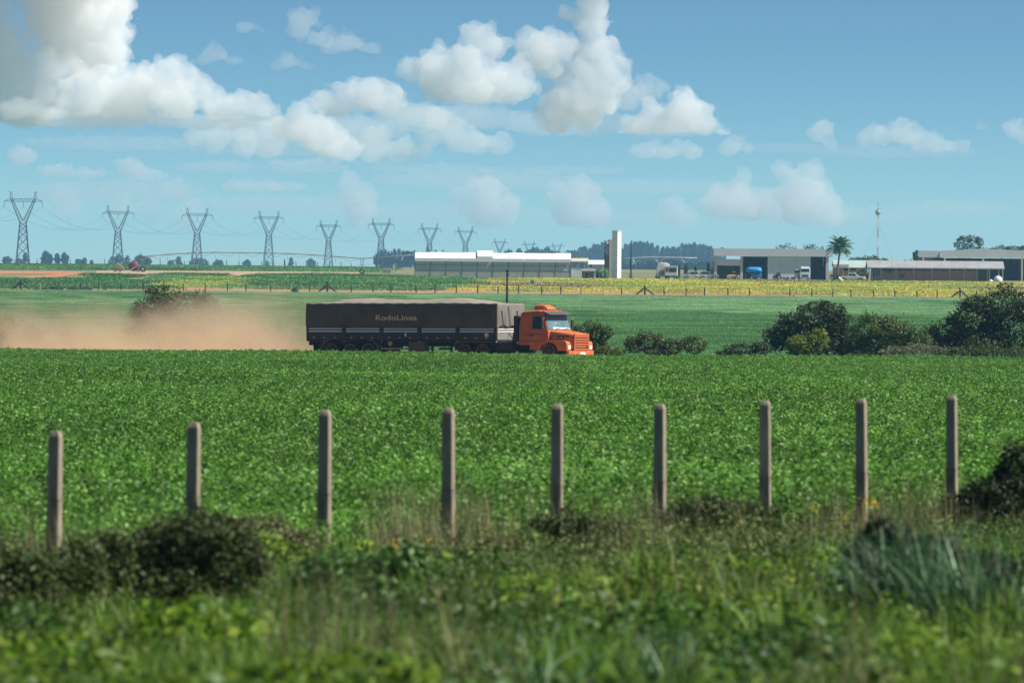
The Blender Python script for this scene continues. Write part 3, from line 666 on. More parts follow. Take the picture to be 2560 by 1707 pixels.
    for sd in (-1, 1):
        P = []
        for i in range(nx):
            t = i/(nx-1); x = X0 + (X1-X0)*t
            sc = .035*(abs(math.cos(math.pi*t*14))**2.2)
            for j in range(nz):
                v = j/(nz-1); z0 = ZM - .10 + .012*math.sin(t*40); z1 = ZT - .03 + sc
                yy = HW + .03 + .018*math.sin(v*3.1416)*(1 + math.sin(t*61)) + .010*math.sin(t*190 + v*4)*v - .02*v
                P.append((x, sd*yy, z0 + (z1-z0)*v))
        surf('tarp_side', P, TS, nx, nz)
    nyy = 21; P = []
    for i in range(nx):
        t = i/(nx-1); x = X0 + (X1-X0)*t
        hump = .10 + .42*math.exp(-((t-.77)/.16)**2) + .30*math.exp(-((t-.45)/.22)**2) + .33*math.exp(-((t-.22)/.13)**2)
        hump *= min(1, t/.11)**.8*min(1, (1-t)/.16)**.9
        sc = .035*(abs(math.cos(math.pi*t*14))**2.2)
        for j in range(nyy):
            u = -1 + 2*j/(nyy-1)
            P.append((x, u*(HW+.01), ZT - .03 + sc*abs(u)**6 + (hump*.60)*(1-abs(u)**2.2) + .012*math.sin(t*55 + u*3)*(1-abs(u))))
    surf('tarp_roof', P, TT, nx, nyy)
    for xw, sgn, nm in ((X0, 1, 'tarp_front'), (X1, -1, 'tarp_rear')):
        P = []
        for i in range(31):
            u = -1 + 2*i/30
            for j in range(16):
                v = j/15; fold = .03*math.sin(u*17 + 2*v)*(1-v)**.7 + .05*(1-v)*abs(math.sin(u*6.2 + .6))**6
                zb = ZM - .08 + .05*math.sin(u*9) + .03*math.sin(u*23)
                P.append((xw + sgn*(.03 + fold + .03*math.sin(v*3.1)), u*(HW+.02), zb + (ZT - .02 - zb)*v))
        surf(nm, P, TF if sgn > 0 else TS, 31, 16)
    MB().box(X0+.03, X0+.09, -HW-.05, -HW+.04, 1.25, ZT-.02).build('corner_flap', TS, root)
    # straps hanging on the front tarp
    for y, z0, z1 in ((-.9, 2.0, 2.9), (-.28, 1.95, 3.15), (.55, 2.1, 2.9)):
        MB().tube([(X0+.10, y, z1), (X0+.12, y+.05, (z0+z1)/2), (X0+.11, y+.16, z0)], .022, 5).build('tarp_strap', BK, root)
    txt(root, 'RodoLinea', .44, (-13.83, -HW-.10, 2.345), (math.pi/2, 0, 0), TAN, 'tarp_lettering', width=3.06, bold=.007)
    # under the trailer
    for c, s0 in ((-17.29, -1), (-14.55, 1)):
        a0 = np.linspace(math.radians(100), math.radians(172), 9) if s0 < 0 else np.linspace(math.radians(80), math.radians(8), 9)
        lo = [(c + .74*math.cos(a), .52 + .66*math.sin(a)) for a in a0]; hi = [(c + .80*math.cos(a), .52 + .72*math.sin(a)) for a in a0]
        for sd in (-1, 1):
            MB().prism(lo + hi[::-1], sd*.72, sd*1.26).build('mudguard', MUD, root)
    for sd in (-1, 1):
        MB().box(-18.62, -18.58, sd*1.25, sd*.6, .28, 1.1).build('mud_flap', RUB, root)
        MB().box(-18.35, -18.02, sd*1.2, sd*.7, .36, 1.02).build('mud_flap', RUB, root)
        MB().box(-13.55, -11.6, sd*1.24-.03, sd*1.24+.03, .64, .74).build('side_guard', nmat('dusty_bar', (.40, .24, .14), (.5, .32, .2), 4, .8), root)
        MB().lathe([(.22, -.4), (.24, -.36), (.24, .36), (.22, .4)], (-12.7, sd*.85, .92), 'y', 16).build('air_tank', BK, root, True)
        MB().tube([(-10.0, sd*.9, 1.1), (-10.0, sd*.9, .35)], .07, 8).build('landing_leg', BK, root)
        MB().box(-10.15, -9.85, sd*.9-.15, sd*.9+.15, .28, .35).build('landing_foot', BK, root)
    MB().lathe([(.02, .0), (.14, .0), (.15, -.03), (.02, -.03)], (-12.85, -1.255, .98), 'y', 18).build('filler_cap', GLDN, root, True)
    MB().box(-11.5, -10.32, -1.27, -.80, .50, 1.08).build('tool_box', nmat('tool_box_brown', (.13, .085, .06), (.20, .14, .10), 2.5, .8), root, bevel=.03)
    MB().box(-9.3, -8.6, -1.2, -.85, .62, .78).build('dolly_board', DST, root)
    MB().tube([(-18.95, -1.15, .96), (-18.95, 1.15, .96)], .10, 10).build('under_run_bar', BK, root, True)
    MB().box(-19.05, -18.75, -1.15, -.85, .92, 1.1).build('tail_lamp', BK, root, bevel=.03)
    MB().lathe([(.27, -.2), (.42, -.18), (.45, -.08), (.45, .08), (.42, .18), (.27, .2)], (-8.7, .5, .75), 'y', 20).build('spare_wheel', RUB, root, True)
    return root

def txt(parent, s, size, loc, rot, M, name, width=None, bold=0.0):
    cu = bpy.data.curves.new(name, 'FONT'); cu.body = s; cu.size = size; cu.extrude = .004; cu.offset = bold; cu.space_character = 1.06
    o = bpy.data.objects.new(name, cu); COL.objects.link(o); bpy.context.view_layer.update()
    me = bpy.data.meshes.new_from_object(o.evaluated_get(bpy.context.evaluated_depsgraph_get()))
    COL.objects.unlink(o); bpy.data.objects.remove(o)
    if width:
        xs = np.array([v.co.x for v in me.vertices]); k = width/(xs.max()-xs.min())
        for v in me.vertices: v.co.x = (v.co.x - xs.min())*k
    me.materials.clear(); me.materials.append(M)
    t = link(name, me, parent, loc); t.rotation_euler = rot; return t
build_truck()
# ------------------------------------------------------------------ concrete posts in front
def build_posts():
    CON = nmat('post_concrete', (.17, .138, .098), (.42, .35, .26), 7.0, .95, spec=.1, bump=.6, detail=10, stretch=(1, 1, .30))
    rng = np.random.default_rng(5); names = ['leftmost', 'second from the left', 'third from the left', 'fourth from the left', 'middle', 'fourth from the right', 'third from the right', 'second from the right', 'rightmost']
    for i, (tx, ty, bx) in enumerate(POSTS):
        d = post_depth(i); top = at(tx, ty, d); g = gp(bx, d); h = top.z - g.z
        r0, w = .057, .052; loops = []
        for z, r in ((-.35, r0*1.05), (.0, r0*1.02), (h*.5, r0*.99), (h-.045, w), (h-.008, w*.80), (h, w*.68)):
            t = max(z, 0)/h; ox = 0.0
            c = .008
            loops.append([(ox+a, b, z) for a, b in ((-r+c, -r), (r-c, -r), (r, -r+c), (r, r-c), (r-c, r), (-r+c, r), (-r, r-c), (-r, -r+c))])
        root = empty('concrete_post', g, 0)
        o = MB().loft(loops).build('shaft', CON, root); root.rotation_euler = (float(rng.normal(0, .012)), math.atan((top.x - g.x)/h), 0); o.rotation_euler.z = math.radians(-13 + rng.normal(0, 2))
        for z in (.42, .75):
            if z < h - .12:
                r = r0 + .0012
                MB().loft([[(a, b, z+dz) for a, b in ((-r, -r), (r, -r), (r, r), (-r, r))] for dz in (-.003, .003)]).build('wire_tie', nmat('rusty_wire', (.10, .07, .05), (.16, .1, .07), 9, .8), o)
        lab = {0: 'leftmost weathered concrete post standing beside the dark scrub', 1: 'second concrete post from the left, its foot hidden in a brown bush', 8: 'rightmost weathered concrete post beside the dark shrubs'}.get(
            i, names[i] + ' weathered concrete post in the row of nine')
        tag(root, lab, 'post', 'concrete posts along the near verge')
build_posts()

# ------------------------------------------------------------------ shrubs and trees
WOOD = nmat('bark', (.07, .05, .035), (.15, .11, .08), 6, .9, spec=.1, bump=.5, stretch=(1, 1, .25))
def shrub(name, base, lobes, n, leaf, M, label, cat, seed, stems=5, group=None, crown='crown', upw=.3, shell=.5, sprig=0, stemr=.035):
    "lobes are in metres from the base; leaves fill them, stems reach up into them"
    rng = np.random.default_rng(seed); root = empty(name, base, 0, label, cat, group)
    # break the big lobes into clumps so the outline is uneven
    L = []
    for l in lobes:
        L.append(l); cx, cy, cz, rx, ry, rz = l
        for _ in range(9):
            d = rng.normal(size=3); d /= np.linalg.norm(d); d[2] = abs(d[2])*rng.choice([1, 1, -.4])
            f = rng.uniform(.30, .5); L.append((cx + d[0]*rx*.9, cy + d[1]*ry*.9, cz + d[2]*rz*.9, rx*f, ry*f, rz*f*.9))
    P, D = blob_points(rng, L, n, shell)
    P[:, 2] = np.where(P[:, 2] < .03, rng.uniform(.03, .4, n), P[:, 2])
    Nn = D*.7 + rng.normal(size=(n, 3))*.8 + np.array([0, 0, upw])
    V, F = leaf_arrays(rng, P, Nn, leaf*rng.uniform(.6, 1.5, n), leaf*.6*rng.uniform(.6, 1.4, n))
    if sprig:
        k = rng.integers(0, len(L), sprig); La = np.array(L); d = unit(rng.normal(size=(sprig, 3)) + np.array([0, 0, .8]))
        tip = La[k, :3] + d*La[k, 3:]*rng.uniform(1.1, 1.55, (sprig, 1)); parts = [(V, F)]
        for q in range(7):
            c = tip - d*(q*leaf*.55) + rng.normal(0, leaf*.25, (sprig, 3)); parts.append(leaf_arrays(rng, c, rng.normal(size=(sprig, 3)) + np.array([0, 0, .5]), leaf*rng.uniform(.6, 1.2, sprig), leaf*.55))
        V, F = merge_arrays(parts)
    link(crown, raw_mesh(crown, V, [F], [M]), root)
    for s in range(stems):
        l = lobes[s % len(lobes)]; a = rng.uniform(0, 6.28); b = Vector((l[0]*.35 + .12*math.cos(a), l[1]*.35 + .12*math.sin(a), -.05))
        e = Vector((l[0] + l[3]*.3*math.cos(a), l[1] + l[4]*.3*math.sin(a), l[2] + l[5]*.45)); mdl = b.lerp(e, .5) + Vector((rng.normal(0, .08), rng.normal(0, .08), 0))*l[5]
        mb = MB().tube([b, mdl, e], [stemr, stemr*.75, stemr*.25], 6)
        for q in range(2):
            t = mdl.lerp(e, .3 + .3*q); tw = t + Vector((rng.normal(0, .35), rng.normal(0, .35), .35))*l[5]*.8
            mb.tube([t, t.lerp(tw, .5) + Vector((0, 0, .03)), tw], [stemr*.45, stemr*.3, stemr*.1], 5)
        mb.build('stem' if name != 'tree' else 'trunk', WOOD, root)
    return root
def pxl(d, cx, cy, rx, ry, base, depth=1.0):
    "lobe given by its picture centre and radii (2560 px) at depth d, relative to base"
    p = at(cx, cy, d); s = FPX/d; return (p.x - base.x, rx/s*.25*(1 if depth > 0 else -1)*0, p.z - base.z, rx/s, max(rx, ry)/s*depth, ry/s)

def build_roadside_bushes():
    K = 1.0884
    DK = leafmat('bush_dark', (.024, .048, .012), (.07, .11, .030), rough=.55, trans=.25, isl=.6, c3=(.15, .20, .05))
    MD = leafmat('bush_olive', (.045, .085, .016), (.12, .17, .035), rough=.5, trans=.3, isl=.6)
    OL = leafmat('bush_brown', (.055, .085, .018), (.14, .17, .045), rough=.6, trans=.25, isl=.6)
    YG = leafmat('bush_lime', (.12, .19, .02), (.27, .34, .05), rough=.5, trans=.35, isl=.6)
    PALE = leafmat('dry_brush', (.10, .10, .05), (.24, .22, .13), rough=.8, trans=.2)
    def mk(name, px, d, L, n, leaf, M, label, seed, **k):
        b = gp(px*K, d); lob = [pxl(d, x*K, y*K, rx*K, ry*K, b) for x, y, rx, ry in L]
        return shrub(name, b, lob, n, leaf, M, label, 'bush' if name != 'tree' else 'tree', seed, **k)
    mk('bush', 1362, 512, [(1350, 782, 38, 36), (1375, 770, 26, 28), (1330, 770, 28, 26), (1370, 800, 34, 22)], 5200, .15, MD, 'round olive bush just behind the orange truck bonnet', 21, sprig=120)
    mk('low_shrub', 1416, 508, [(1395, 806, 26, 12), (1420, 810, 20, 9)], 900, .12, YG, 'small yellowish shrub at the foot of the bush behind the bonnet', 22, stems=3)
    mk('bush', 1500, 505, [(1455, 792, 20, 22), (1492, 785, 28, 24), (1540, 797, 30, 18), (1595, 795, 28, 20), (1520, 808, 40, 12)], 5200, .13, OL, 'low brownish green bush between the truck and the big shrubs', 23, sprig=160)
    mk('low_shrub', 1720, 505, [(1705, 805, 40, 14), (1670, 812, 26, 8), (1750, 800, 24, 18)], 2200, .12, DK, 'low dark shrub at the left foot of the tall dark bush', 24, sprig=60)
    mk('bush', 1880, 512, [(1870, 735, 62, 44), (1820, 760, 40, 38), (1925, 745, 36, 40), (1790, 780, 34, 30), (1880, 785, 70, 36), (1940, 790, 40, 34)], 12000, .17, DK, 'tall dark green bush standing left of the lime shrubs', 25, stems=8, sprig=420)
    mk('shrub', 1860, 503, [(1850, 795, 36, 24), (1880, 780, 22, 22), (1830, 805, 24, 14)], 2600, .16, YG, 'bright yellow green shrub in front of the tall dark bush', 26, sprig=90)
    mk('bush', 2030, 509, [(2000, 760, 44, 36), (2060, 765, 42, 34), (2030, 790, 60, 30), (2100, 780, 34, 30), (1975, 795, 36, 24)], 8600, .15, MD, 'mid green bush between the tall dark bush and the black tree', 27, stems=7, sprig=300)
    mk('low_shrub', 2090, 501, [(2060, 806, 40, 11), (2110, 802, 44, 13), (2150, 806, 30, 11)], 1900, .11, PALE, 'dry greyish brush along the road below the black tree', 28, stems=3)
    mk('tree', 2280, 514, [(2300, 705, 60, 46), (2240, 735, 56, 44), (2180, 765, 44, 36), (2330, 760, 70, 60), (2250, 785, 80, 36), (2390, 720, 60, 60), (2180, 795, 50, 26), (2420, 790, 60, 40)], 20000, .17, DK, 'big dark leafy tree standing at the right edge by the road', 29, stems=9, sprig=500, stemr=.07)
    mk('low_shrub', 2250, 502, [(2200, 808, 50, 11), (2270, 806, 40, 12), (2330, 808, 40, 12)], 2400, .12, MD, 'low green scrub at the foot of the dark right tree', 30, stems=3)
    # behind the dust
    mk('bush', 400, 524, [(365, 684, 34, 26), (420, 700, 52, 32), (345, 715, 40, 32), (470, 708, 38, 36), (400, 740, 80, 36), (500, 745, 40, 36), (330, 765, 40, 26), (440, 775, 90, 26)], 9800, .16, OL, 'open twiggy bush rising out of the dust behind the trailer', 31, stems=11, sprig=420, shell=.35)
    mk('bush', 130, 522, [(110, 775, 60, 22), (30, 760, 50, 30), (180, 785, 40, 18), (-30, 770, 50, 34), (60, 790, 70, 16)], 6500, .14, MD, 'low yellow green scrub in the dust at the left edge', 32, stems=6, sprig=260)
    mk('low_shrub', 600, 520, [(590, 775, 40, 24), (640, 785, 34, 18), (540, 785, 36, 18), (560, 745, 24, 24)], 3200, .13, OL, 'dusty low shrub between the twiggy bush and the trailer', 33, stems=4, sprig=120)
    mk('low_shrub', 290, 520, [(270, 785, 50, 18), (230, 795, 36, 12)], 1800, .12, YG, 'dusty pale green shrub left of the twiggy bush', 34, stems=3, sprig=60)
    # foreground scrub by the posts
    FD = leafmat('verge_scrub', (.028, .052, .010), (.085, .12, .025), rough=.6, trans=.25, isl=.6, c3=(.15, .15, .04))
    FG = leafmat('verge_green', (.035, .10, .018), (.10, .20, .04), rough=.5, trans=.3, isl=.6)
    def mkf(name, px, d, L, n, leaf, M, label, seed, **k):
        b = gp(px*K, d); lob = [pxl(d, x*K, y*K, rx*K, ry*K, b) for x, y, rx, ry in L]
        return shrub(name, b, lob, n, leaf, M, label, 'bush', seed, stemr=.012, **k)
    mkf('scrub_bush', 400, 63.5, [(320, 1300, 100, 90), (450, 1275, 110, 95), (400, 1370, 150, 70), (540, 1320, 90, 80)], 12000, .045, FD, 'dark brown scrub bush around the foot of the second post', 41, sprig=420, stems=8)
    mkf('scrub_bush', 90, 62, [(60, 1340, 110, 80), (170, 1330, 90, 80), (-40, 1330, 90, 90), (110, 1400, 150, 60)], 10000, .045, FD, 'dark scrub bush at the foot of the leftmost post', 42, sprig=320, stems=7)
    mkf('scrub_bush', 2060, 59.5, [(2030, 1270, 80, 70), (2120, 1300, 100, 60), (2230, 1310, 90, 50), (2000, 1330, 70, 40)], 8500, .05, nmat('verge_black', (.014, .030, .008), (.045, .07, .02), 2, .6, isl=.6, trans=.15), 'black green shrub behind the large guinea grass clump', 48, sprig=160, stems=6)
    mkf('scrub_bush', 640, 77, [(600, 1240, 90, 60), (680, 1270, 70, 50)], 3000, .04, nmat('verge_scrub_light', (.08, .10, .03), (.18, .19, .07), 2, .6, isl=.6, trans=.25), 'pale brownish bush between the second and third posts', 43, sprig=160, stems=5)
    mkf('scrub_bush', 2310, 92, [(2290, 1150, 90, 70), (2360, 1100, 70, 80), (2230, 1190, 80, 50), (2330, 1200, 110, 60)], 8500, .05, nmat('verge_black', (.014, .030, .008), (.045, .07, .02), 2, .6, isl=.6, trans=.15), 'black green shrub right of the last post', 44, sprig=240, stems=7)
    mkf('scrub_bush', 1620, 86, [(1600, 1190, 100, 46), (1700, 1200, 90, 40)], 4200, .045, FD, 'low dark scrub between the sixth and seventh posts', 45, sprig=140, stems=5)
    mkf('scrub_bush', 1330, 82, [(1290, 1215, 60, 40), (1370, 1225, 80, 36)], 2800, .045, FD, 'low dark scrub at the foot of the middle post', 46, sprig=90, stems=4)
    mkf('scrub_bush', 850, 62, [(800, 1350, 130, 70), (930, 1330, 90, 70)], 4800, .07, FG, 'leafy green bush in front of the third post', 47, sprig=160, stems=5)
    # the big guinea grass clumps on the right
    rng = np.random.default_rng(50)
    GB = leafmat('guinea_blade', (.014, .055, .018), (.11, .24, .09), rough=.45, spec=.35, trans=.25, isl=.85, c3=(.36, .50, .30))
    for px, d, n, h, lab in ((2110, 57, 420, .95, 'large clump of bluish guinea grass below the second post from the right'), (2260, 55, 360, .85, 'guinea grass clump at the right edge, nearest the camera side'), (2030, 58.5, 240, .8, 'dark guinea grass clump at the left of the large one'),
                             (1190, 40, 120, .55, 'small guinea grass tuft at the bottom middle of the view'), (1520, 41.5, 120, .55, 'small guinea grass tuft at the bottom, right of the middle')):
        b = gp(px*K, d); base = np.stack([rng.normal(0, .14, n), rng.normal(0, .14, n), np.full(n, -.03)], 1)
        V, F = blade_arrays(rng, base, h*rng.uniform(.5, 1.15, n), .030*rng.uniform(.6, 1.3, n), h*.75*rng.uniform(.1, 1.2, n), 6)
        r = empty('grass_clump', b, 0, lab, 'grass clump', 'guinea grass clumps'); link('blades', raw_mesh('blades', V, [F], [GB]), r)
        k = 14; a = rng.uniform(0, 6.28, k)
        V, F = blade_arrays(rng, base[:k], h*1.05, .010, h*.2, 4); link('stalks', raw_mesh('stalks', V, [F], [nmat('dry_stalk', (.25, .2, .1), (.35, .3, .17), 3, .8)]), r)
build_roadside_bushes()

# ------------------------------------------------------------------ pole in the grain field, far fences
def build_far_fences():
    PB = nmat('dark_post', (.022, .019, .018), (.05, .042, .038), 4, .9); PW = nmat('pale_post', (.45, .42, .38), (.58, .55, .5), 4, .8)
    WR = nmat('fence_wire', (.20, .19, .18), None, rough=.6, metal=.5)
    g = gp(1267, 700); top = at(1267, 678, 700); h = top.z - g.z
    r = empty('utility_pole', g, 0, 'black wooden pole rising behind the trailer roof', 'pole')
    MB().tube([(0, 0, -.3), (0, 0, h*.5), (0, 0, h)], [.11, .10, .085], 10).build('pole_shaft', PB, r, True)
    MB().lathe([(.10, 0), (.13, .02), (.13, .10), (.05, .16)], (0, 0, h-.02), 'z', 10).build('pole_cap', PB, r, True)
    MB().box(-.09, .09, -.12, .12, h-.35, h-.2).build('insulator', PB, r)
    rng = np.random.default_rng(61)
    f = empty('wire_fence', gp(1280, 1252), 0, 'long wire fence of dark leaning posts beyond the grain field', 'fence'); o0 = f.location
    xs = np.arange(-60, 2640, 52.2); brace = (52, 818, 1612, 2400); tops = []
    def post_mesh(M, k):
        l = .04*k; return MB().loft([[(-.085, -.085, -.3), (.085, -.085, -.3), (.085, .085, -.3), (-.085, .085, -.3)], [(-.08+l*.6, -.08, 1.05), (.08+l*.6, -.08, 1.05), (.08+l*.6, .08, 1.05), (-.08+l*.6, .08, 1.05)], [(-.06+l-.07, -.08, 1.38), (.06+l-.07, -.08, 1.38), (.06+l-.07, .08, 1.38), (-.06+l-.07, .08, 1.38)]]).build('post', M, f)
    kinds = [post_mesh(PB, k) for k in (-1, 0, 1)] + [post_mesh(PW, 0)]; used = set()
    for i, x in enumerate(xs):
        x = x + rng.normal(0, 2.5)
        for b in brace:
            if abs(x - b) < 26: x = b
        g = gp(x, 1252 + rng.normal(0, .3)); k = 3 if rng.random() < .12 else int(rng.integers(0, 3))
        if x in brace: k = 1
        p = kinds[k] if k not in used else kinds[k].copy()
        if k in used: COL.objects.link(p); p.parent = f
        used.add(k); p.location = g - o0; p.scale = (1, 1, float(rng.uniform(.88, 1.08))); tops.append(g - o0)
        if x in brace:
            p.scale = (1.5, 1.5, 1.22)
            for sd in (-1, 1):
                MB().bar((g - o0 + Vector((sd*.15, 0, 1.15))), (g - o0 + Vector((sd*1.6, 0, -.05))), .15).build('brace', PB, f)
    for h in (.35, .75, 1.1):
        MB().tube([t + Vector((0, -.1, h)) for t in tops], .008, 4).build('wire', WR, f)
    f2 = empty('wire_fence', gp(450, 2290), 0, 'distant row of thin fence posts along the left horizon', 'fence'); o0 = f2.location; tops = []
    pr = MB().tube([(0, 0, -.3), (.02, 0, .9), (-.03, 0, 1.75)], [.10, .09, .07], 5).build('post', PB, f2); first = True
    for x in np.arange(-48, 900, 28.1):
        g = gp(x + rng.normal(0, 2), 2290); p = pr if first else pr.copy()
        if not first: COL.objects.link(p); p.parent = f2
        first = False; p.location = g - o0; p.scale = (1, 1, float(rng.uniform(.8, 1.25))); tops.append(g - o0)
        if rng.random() < .08: p.scale = (2.2, 2.2, 1.3)
    for h in (.6, 1.2): MB().tube([t + Vector((0, -.1, h)) for t in tops], .01, 4).build('wire', WR, f2)
    # small shrubs beside the far fence
    BL = leafmat('bluish_shrub', (.03, .10, .05), (.08, .18, .10), trans=.2); GR = leafmat('green_tuft', (.03, .10, .02), (.07, .19, .05), trans=.2)
    K = 1.0
    row = [(92, 18, 7), (112, 22, 9), (138, 26, 12), (150, 20, 10), (180, 26, 13), (196, 16, 9), (218, 24, 12), (262, 18, 7)]
    labs = ['leftmost', 'second', 'third', 'fourth', 'fifth', 'sixth', 'seventh', 'detached rightmost']
    for i, (x, w, h) in enumerate(row):
        b = gp(x, 1236); s = FPX/1236
        shrub('field_shrub', b, [(0, 0, h*.5/s, w*.5/s, w*.5/s, h*.6/s)], 420, .22, BL, labs[i] + ' of the bluish low shrubs before the left far fence', 'bush', 70+i, stems=2, group='bluish shrubs before the far fence')
    b = gp(737, 1238); s = FPX/1238
    shrub('field_shrub', b, [(0, 0, 8/s, 9/s, 9/s, 8/s), (.1, 0, 12/s, 5/s, 5/s, 5/s)], 500, .2, GR, 'single round green shrub before the far fence, above the trailer rear', 'bush', 79, stems=2)
    # green field sign in the yellow crop
    g = gp(1330, 1380); r = empty('field_sign', g, 0, 'small green sign on a post in the yellow field', 'sign')
    MB().box(-.05, .05, -.05, .05, -.2, 1.0).build('sign_post', PW, r); MB().box(-.28, .28, -.08, -.05, .75, 1.45).build('sign_board', nmat('sign_green', (.02, .28, .16), None, rough=.5), r)
    MB().box(-.26, .26, -.10, -.082, .16, .5).build('sign_plate', PW, r)
build_far_fences()
# ------------------------------------------------------------------ the farm at about 1700 m
class Frame:
    "local metres of a thing whose picture outline is known: x(px), z(px, py) at depth d"
    def __init__(s, px, d): s.d = d; s.o = gp(px, d)
    def x(s, px, py=680): return at(px, py, s.d).x - s.o.x
    def z(s, px, py): return at(px, py, s.d).z - s.o.z
    def root(s, name, label, cat, group=None): return empty(name, s.o, 0, label, cat, group)
WHITE = nmat('white_wall', (.68, .68, .69), (.78, .78, .78), .6, .8, spec=.2, detail=8)
CREAM = nmat('cream_wall', (.55, .51, .44), (.66, .62, .55), .6, .85, spec=.2, detail=8)
GREYR = nmat('fibre_cement', (.26, .255, .25), (.37, .36, .35), .5, .9, spec=.15, detail=8, bump=.2)
TEALR = nmat('painted_roof', (.32, .40, .37), (.42, .50, .46), .5, .7, spec=.2, detail=8)
BRICK = nmat('red_brick', (.24, .13, .10), (.36, .21, .165), 1.5, .9, spec=.1, detail=10)
BRICKD = nmat('dark_brick', (.10, .055, .05), (.16, .085, .075), 1.5, .9, spec=.1, detail=10)
OCHRE = nmat('ochre_brick', (.46, .26, .13), (.56, .34, .19), 1.2, .9, spec=.1, detail=10)
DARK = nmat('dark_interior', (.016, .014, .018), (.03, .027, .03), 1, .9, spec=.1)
STEEL = nmat('rusted_steel', (.075, .055, .05), (.15, .11, .095), 2, .7, metal=.2)
GALV = nmat('galvanised', (.40, .42, .43), (.52, .54, .55), 1.5, .5, metal=.4)
GLASS = nmat('far_glass', (.012, .016, .022), None, rough=.1, spec=.6)
def boxpx(fr, a, b, y0, y1, t, u, M, name, par, **k):
    "box from picture columns a..b and rows y0(top)..y1(bottom), from t to u metres behind the front"
    return MB().box(fr.x(a), fr.x(b), t, u, fr.z((a+b)/2, y1), fr.z((a+b)/2, y0)).build(name, M, par, **k)

def build_greenhouse():
    f = Frame(1231, 1700); r = f.root('greenhouse', 'long white plastic greenhouse with grey netted walls behind the bean plot', 'greenhouse')
    PL = nmat('plastic_film', (.72, .73, .70), (.82, .82, .79), .7, .55, spec=.3, detail=6)
    NET = nmat('shade_net', (.46, .49, .47), (.55, .57, .54), .8, .9, spec=.1, detail=8); NETL = nmat('shade_net_lower', (.36, .37, .30), (.45, .45, .37), .8, .9, spec=.1, detail=8)
    PO = nmat('grey_post', (.13, .15, .15), (.2, .21, .2), 2, .7)
    xs = np.linspace(f.x(1037), f.x(1427), 11); zE = f.z(1231, 653.5); zR = f.z(1231, 632.5); D = 9.0; zb = -.1
    for i in range(10):
        a, b = xs[i]+.02, xs[i+1]-.02
        for nm, t0, t1, M, h0, h1 in (('net_panel', .06, .09, NET, 1.35, zE-.04), ('lower_net_panel', .03, .06, NETL, zb, 1.40)):
            MB().box(a, b, t0, t1, h0, h1).build(nm, M, r)
        sec = []
        up = .42 if i in (4,) else 0.0
        for k in range(9):
            t = k/8; z = zE + (zR-zE)*math.sin(math.pi*t)**.7 + up; y = -.22 + (D+.44)*t
            sec.append([(a-.02, y, z), (b+.02, y, z), (b+.02, y, z+.05), (a-.02, y, z+.05)])
        wob = .05*math.sin(i*2.3)
        MB().loft([[(x, y, z+wob) for x, y, z in s] for s in sec]).build('roof_panel', PL, r)
        MB().box(a, b, -.24, -.20, zE-.10, zE+.55+up).build('roof_skirt', PL, r)
    for i in range(11):
        MB().box(xs[i]-.07, xs[i]+.07, -.02, .12, zb, zE).build('post', PO, r)
        MB().box(xs[i]-.06, xs[i]+.06, D-.1, D, zb, zE).build('post', PO, r)
    MB().box(xs[0], xs[-1], -.01, .02, 2.35, 2.43).build('rail', PO, r); MB().box(xs[0], xs[-1], -.01, .02, 1.36, 1.42).build('rail', PO, r)
    for x in (xs[0]+.02, xs[-1]-.06): MB().box(x, x+.04, .1, D-.1, zb, zE-.02).build('end_net_panel', NET, r)
    MB().box(xs[0]+.1, xs[-1]-.1, D-.06, D-.03, zb, zE-.02).build('back_net_panel', NET, r)
build_greenhouse()

